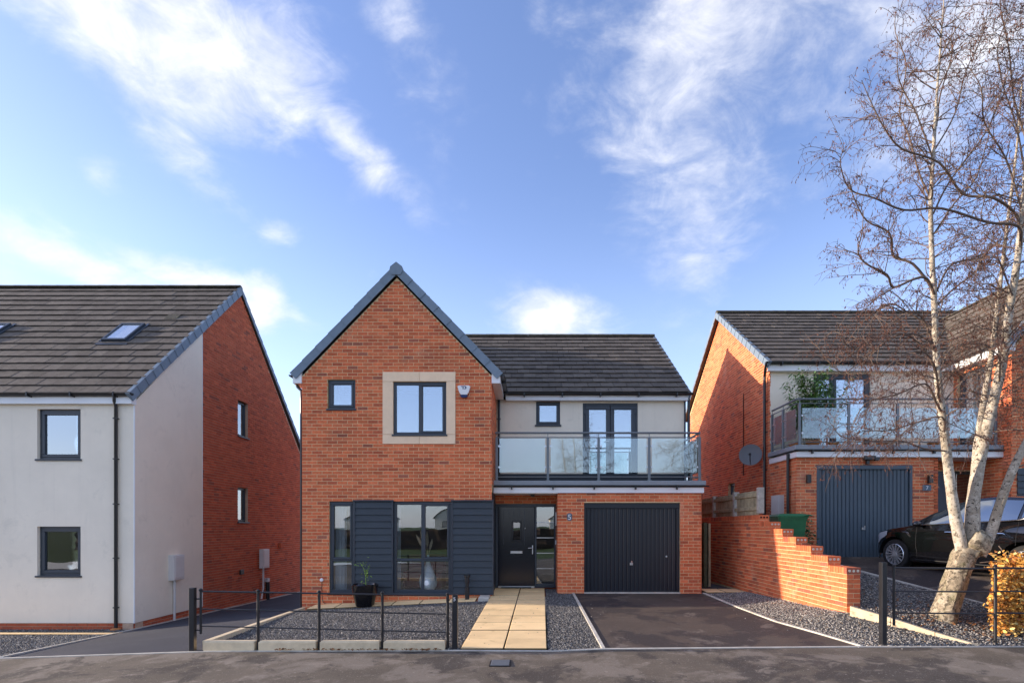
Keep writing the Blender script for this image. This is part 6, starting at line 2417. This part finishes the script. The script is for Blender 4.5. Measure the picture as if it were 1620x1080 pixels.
def catkin(p, d):
    l = rt.uniform(.026, .048); r = rt.uniform(.0036, .0056)
    base = len(cat_v)
    d = d.normalized(); u = d.orthogonal().normalized(); w = d.cross(u)
    cat_v.append(tuple(p))
    for (f, rr_) in ((.25, 1), (.75, .9)):
        for k in range(3):
            a = 2 * math.pi * k / 3
            cat_v.append(tuple(p + d * (l * f) + (u * math.cos(a) + w * math.sin(a)) * r * rr_))
    cat_v.append(tuple(p + d * l))
    for k in range(3):
        j = (k + 1) % 3
        cat_f.append((base, base + 1 + k, base + 1 + j))
        cat_f.append((base + 1 + k, base + 4 + k, base + 4 + j, base + 1 + j))
        cat_f.append((base + 4 + k, base + 7, base + 4 + j))


def grow(p, d, length, r, droop, curl, segs):
    pts = [p.copy()]
    d = d.normalized()
    st_ = length / segs
    kink = Vector((rt.gauss(0, 1), rt.gauss(0, 1), rt.gauss(0, .6))) * curl
    for k in range(segs):
        kink = kink * .6 + Vector((rt.gauss(0, 1), rt.gauss(0, 1), rt.gauss(0, .7))) * curl
        d = (d + kink + Vector((0, 0, -droop * (k + 1) / segs))).normalized()
        p = p + d * st_
        pts.append(p.copy())
    return pts, d


def twigs_on(pts, r0, density, lmin, lmax, droop, level):
    n = len(pts)
    L = sum((pts[i + 1] - pts[i]).length for i in range(n - 1))
    cnt = max(1, int(L * density * rt.uniform(.8, 1.2)))
    for c in range(cnt):
        t = rt.uniform(.12, 1.0)
        f = t * (n - 1); i = min(n - 2, int(f)); p = pts[i].lerp(pts[i + 1], f - i)
        ax = (pts[i + 1] - pts[i]).normalized()
        side = ax.cross(Vector((rt.gauss(0, 1), rt.gauss(0, 1), rt.gauss(0, 1)))).normalized()
        d = ax * rt.uniform(.5, 1.1) + side * rt.uniform(.5, 1.1) + Vector((0, 0, rt.uniform(-.15, .3)))
        ln = rt.uniform(lmin, lmax) * (1 - .35 * t)
        if level == 0:
            q, _ = grow(p, d, ln, 0, droop * rt.uniform(.4, 1.2), .13, 7)
            rb_ = max(.0035, r0 * (1 - t) * .4 + .003)
            add_tube(branch_mb.v, branch_mb.f, q, rb_, .0018, 4)
            twigs_on(q, rb_, 12.0, .10, .34, droop, 1)
        else:
            q, dd = grow(p, d, ln, 0, droop * rt.uniform(.6, 1.8), .16, 5)
            add_tube(twig_v, twig_f, q, .0026, .0015, 3)
            for e in range(rt.choice((0, 1, 1, 2, 3))):
                i2 = rt.randint(1, 5)
                catkin(q[i2], Vector((rt.gauss(0, .45), rt.gauss(0, .45), -1)))
            if rt.random() < .7:
                i2 = rt.randint(1, 3)
                q2, _ = grow(q[i2], (q[i2 + 1] - q[i2]) + Vector((rt.gauss(0, .05), rt.gauss(0, .05), -.01)), ln * .6, 0, droop, .2, 4)
                add_tube(twig_v, twig_f, q2, .0018, .0011, 3)
                if rt.random() < .75: catkin(q2[-1], Vector((rt.gauss(0, .3), rt.gauss(0, .3), -1)))
                if rt.random() < .5: catkin(q2[-1], Vector((rt.gauss(0, .5), rt.gauss(0, .5), -1)))


for P, r0, m_ in limbs:
    # uneven, kinked growth
    P2 = [p + (Vector((rt.gauss(0, .02), rt.gauss(0, .06), rt.gauss(0, .02))) if 0 < i else Vector()) for i, p in enumerate(P)]
    q = smooth_path(P2, 4)
    n = len(q)
    MB().tube(q, [.68 * r0 * (1 - i / n) ** .8 + .0025 for i in range(n)], 7).build('branch', M['branch'], T, smooth=True)
    low_ = (P[0].z < 4.4)
    twigs_on(q[n // 8:], r0 * .6, 12.5 if low_ else 10.5, .30, .90, .30 if low_ else .16, 0)
for si, (q, rad) in enumerate(stems):
    n = len(q)
    for k in range(int(n * .40), n):
        for rep in range(3 if k > n * .6 else 2):
            if rt.random() < .75:
                a = rt.uniform(0, 6.28)
                d = Vector((math.cos(a), math.sin(a), rt.uniform(.1, .9)))
                qq, _ = grow(q[k], d, rt.uniform(.5, 1.25) * (1.1 - .6 * k / n), 0, .10, .11, 8)
                add_tube(branch_mb.v, branch_mb.f, qq, min(.010, rad[k] * .7), .002, 4)
                twigs_on(qq, .006, 6.5, .2, .55, .15, 0)
o = branch_mb.build('branchlets', M['twig'], T) if False else None


def raw(name, V, Fc, m, parent):
    me = bpy.data.meshes.new(name)
    off = wloc(parent)
    me.from_pydata([(a - off.x, b - off.y, c - off.z) for a, b, c in V], [], Fc)
    me.materials.append(m)
    me.update()
    o = bpy.data.objects.new(name, me)
    C.objects.link(o)
    o.parent = parent
    o['kind'] = 'stuff'
    return o


raw('branchlets', branch_mb.v, branch_mb.f, M['branch'], T)
raw('twigs', twig_v, twig_f, M['twig'], T)
raw('catkins', cat_v, cat_f, M['catkin'], T)
print('tree faces', len(branch_mb.f), len(twig_f), len(cat_f))
# thin epicormic shoot by the fork
MB().tube([tp(1562, 862, -.2), tp(1570, 885, -.3), tp(1573, 925, -.35)], [.006, .007, .006], 6).build('branch', M['branch'], T)
MB().tube([tp(1533, 888, -.2), tp(1553, 885, -.28), tp(1580, 900, -.3)], [.006, .005, .003], 6).build('branch', M['branch'], T)
MB().tube([tp(1598, 888, -.3), tp(1606, 860, -.3), tp(1603, 845, -.3)], [.005, .004, .002], 6).build('branch', M['branch'], T)

# ================================================================ BEECH HEDGE
HG = empty('beech_hedge', (7.6, 7.8, .1), 'clipped beech hedge holding its copper-gold winter leaves at the right behind the iron fence', 'hedge')
rs = random.Random(31)
mb = MB()
tw = MB()
for k in range(120):
    y = rs.uniform(7.55, 8.1); x = rs.uniform(.885 * y, 9.2)
    z0 = .08
    p = Vector((x, y, z0))
    q = [p, p + Vector((rs.gauss(0, .08), rs.gauss(0, .06), .45)), p + Vector((rs.gauss(0, .15), rs.gauss(0, .1), rs.uniform(.8, 1.1)))]
    tw.tube(q, [.008, .006, .003], 4, cap=False)
tw.build('stems', M['branch'], HG)['kind'] = 'stuff'
n = 0
while n < 15000:
    x = rs.uniform(6.28, 9.3); y = rs.uniform(7.46, 8.1)
    z = rs.uniform(.16, 1.36)
    edge = 6.44 + .10 * math.sin(z * 7) + .07 * math.sin(z * 17 + y * 9)
    edge = max(edge, .862 * y + .035 * math.sin(z * 9) + .03 * math.sin(z * 21 + y * 13) - .02)
    if x < edge and (x < edge - .05 or rs.random() < .97): continue
    topz = 1.13 + .06 * math.sin(x * 9) + .05 * math.sin(x * 23 + y * 12) + .12 * min(1, max(0, x - 6.6))
    if z > topz and rs.random() < .95: continue
    botz = .26 + .06 * math.sin(x * 11) + .04 * math.sin(x * 31)
    if z < botz and rs.random() < .9: continue
    if y > 7.62 and z < topz - .12 and x > edge + .15 and rs.random() < .55: continue
    a = rs.uniform(0, 6.28)
    l = rs.uniform(.022, .040)
    d = Vector((math.cos(a), math.sin(a), rs.uniform(-1.3, .4))).normalized() * l
    w_ = d.cross(Vector((rs.gauss(0, 1), rs.gauss(0, 1), rs.gauss(0, 1)))).normalized() * l * .52
    nn = d.cross(w_).normalized() * l * .25
    c = Vector((x, y, z))
    mb.add([c - d, c - d * .35 + w_ + nn, c + d * .45 + w_ * .8 + nn, c + d * 1.05, c + d * .45 - w_ * .8 + nn, c - d * .35 - w_ + nn], [(0, 1, 2, 3), (0, 3, 4, 5)])
    n += 1
mb.build('leaves', M['beech'], HG)['kind'] = 'stuff'

# ================================================================ ACROSS THE ROAD (seen only in the windows)
def block_house(x, y, w, d, h, rise, label, mt, ridge_x=False):
    r_ = empty('house', (x, y, 0), label, 'house', 'houses across the road')
    F = Fr((x, y, 0), (1, 0, 0), (0, 0, 1), (0, 1, 0))
    m_ = MB()
    m_.extr(F, [(-w / 2, -.5), (w / 2, -.5), (w / 2, h), (0, h + rise), (-w / 2, h)], -d, 0)
    m_.build('wall', M[mt], r_)
    for s_ in (-1, 1):
        ex = s_ * (w / 2 + .25)
        P0, P1 = F.p(ex, h - .25, .2), F.p(0, h + rise + .02, .2)
        Q0, Q1 = F.p(ex, h - .25, -d - .2), F.p(0, h + rise + .02, -d - .2)
        up_ = Vector((0, 0, .14))
        MB().add([P0, P1, Q1, Q0, P0 + up_, P1 + up_, Q1 + up_, Q0 + up_], [(0, 1, 2, 3), (7, 6, 5, 4), (0, 4, 5, 1), (0, 3, 7, 4), (3, 2, 6, 7)]).build('roof', M['tile'], r_)
    for (u, v) in ((-w / 4, 1.6), (w / 4, 1.6)):
        q = MB(); q.cbox(F, u - .5, u + .5, v, v + 1.1, -.02, .05, .01); wq = q.build('window', M['frame'], r_)
        MB().fbox(F, u - .42, u + .42, v + .08, v + 1.02, .05, .06).build('pane', M['g_dark'], wq)


hd = empty('hedge', (0, -24, 0), 'brown leafless field hedge across the road, seen only mirrored in the ground-floor windows', 'hedge')
rs = random.Random(8)
rows_f, rows_t = [], []
for i in range(161):
    x = -40 + i * .5
    t = 1.42 + .10 * math.sin(x * .7) + rs.uniform(-.10, .10)
    rows_f.append([Vector((x, -23 + rs.uniform(-.2, .2), -.3 + (t + .3) * j / 6)) for j in range(7)] + [Vector((x, -24.6, t - .05)), Vector((x, -25, -.3))])
MB().grid(rows_f).build('hedge_body', M['hedge_far'], hd, smooth=True)
block_house(-13, -72, 8, 9, 3.4, 2.6, 'cream gabled house beyond the field hedge, mirrored in the wide ground-floor window', 'render')
block_house(-31, -78, 8, 9, 3.4, 2.4, 'rendered gabled house beyond the field hedge, leftmost of those across the road', 'render')
block_house(8, -74, 8, 9, 3.4, 2.8, 'pale gabled house beyond the field hedge, rightmost of those across the road', 'render')
# a second birch of the same planting stands over the road
T2 = T.copy(); C.objects.link(T2)
tag(T2, 'bare birch standing across the road, seen only mirrored in the balcony glass', 'tree')
for ch in list(T.children):
    if ch.name.split('.')[0] in ('trunk', 'stem', 'branch', 'branchlets', 'twigs'):
        c2 = ch.copy(); C.objects.link(c2); c2.parent = T2
T2.location = (3.5, -9.5, -.3)
T2.rotation_euler = (0, 0, 2.4)
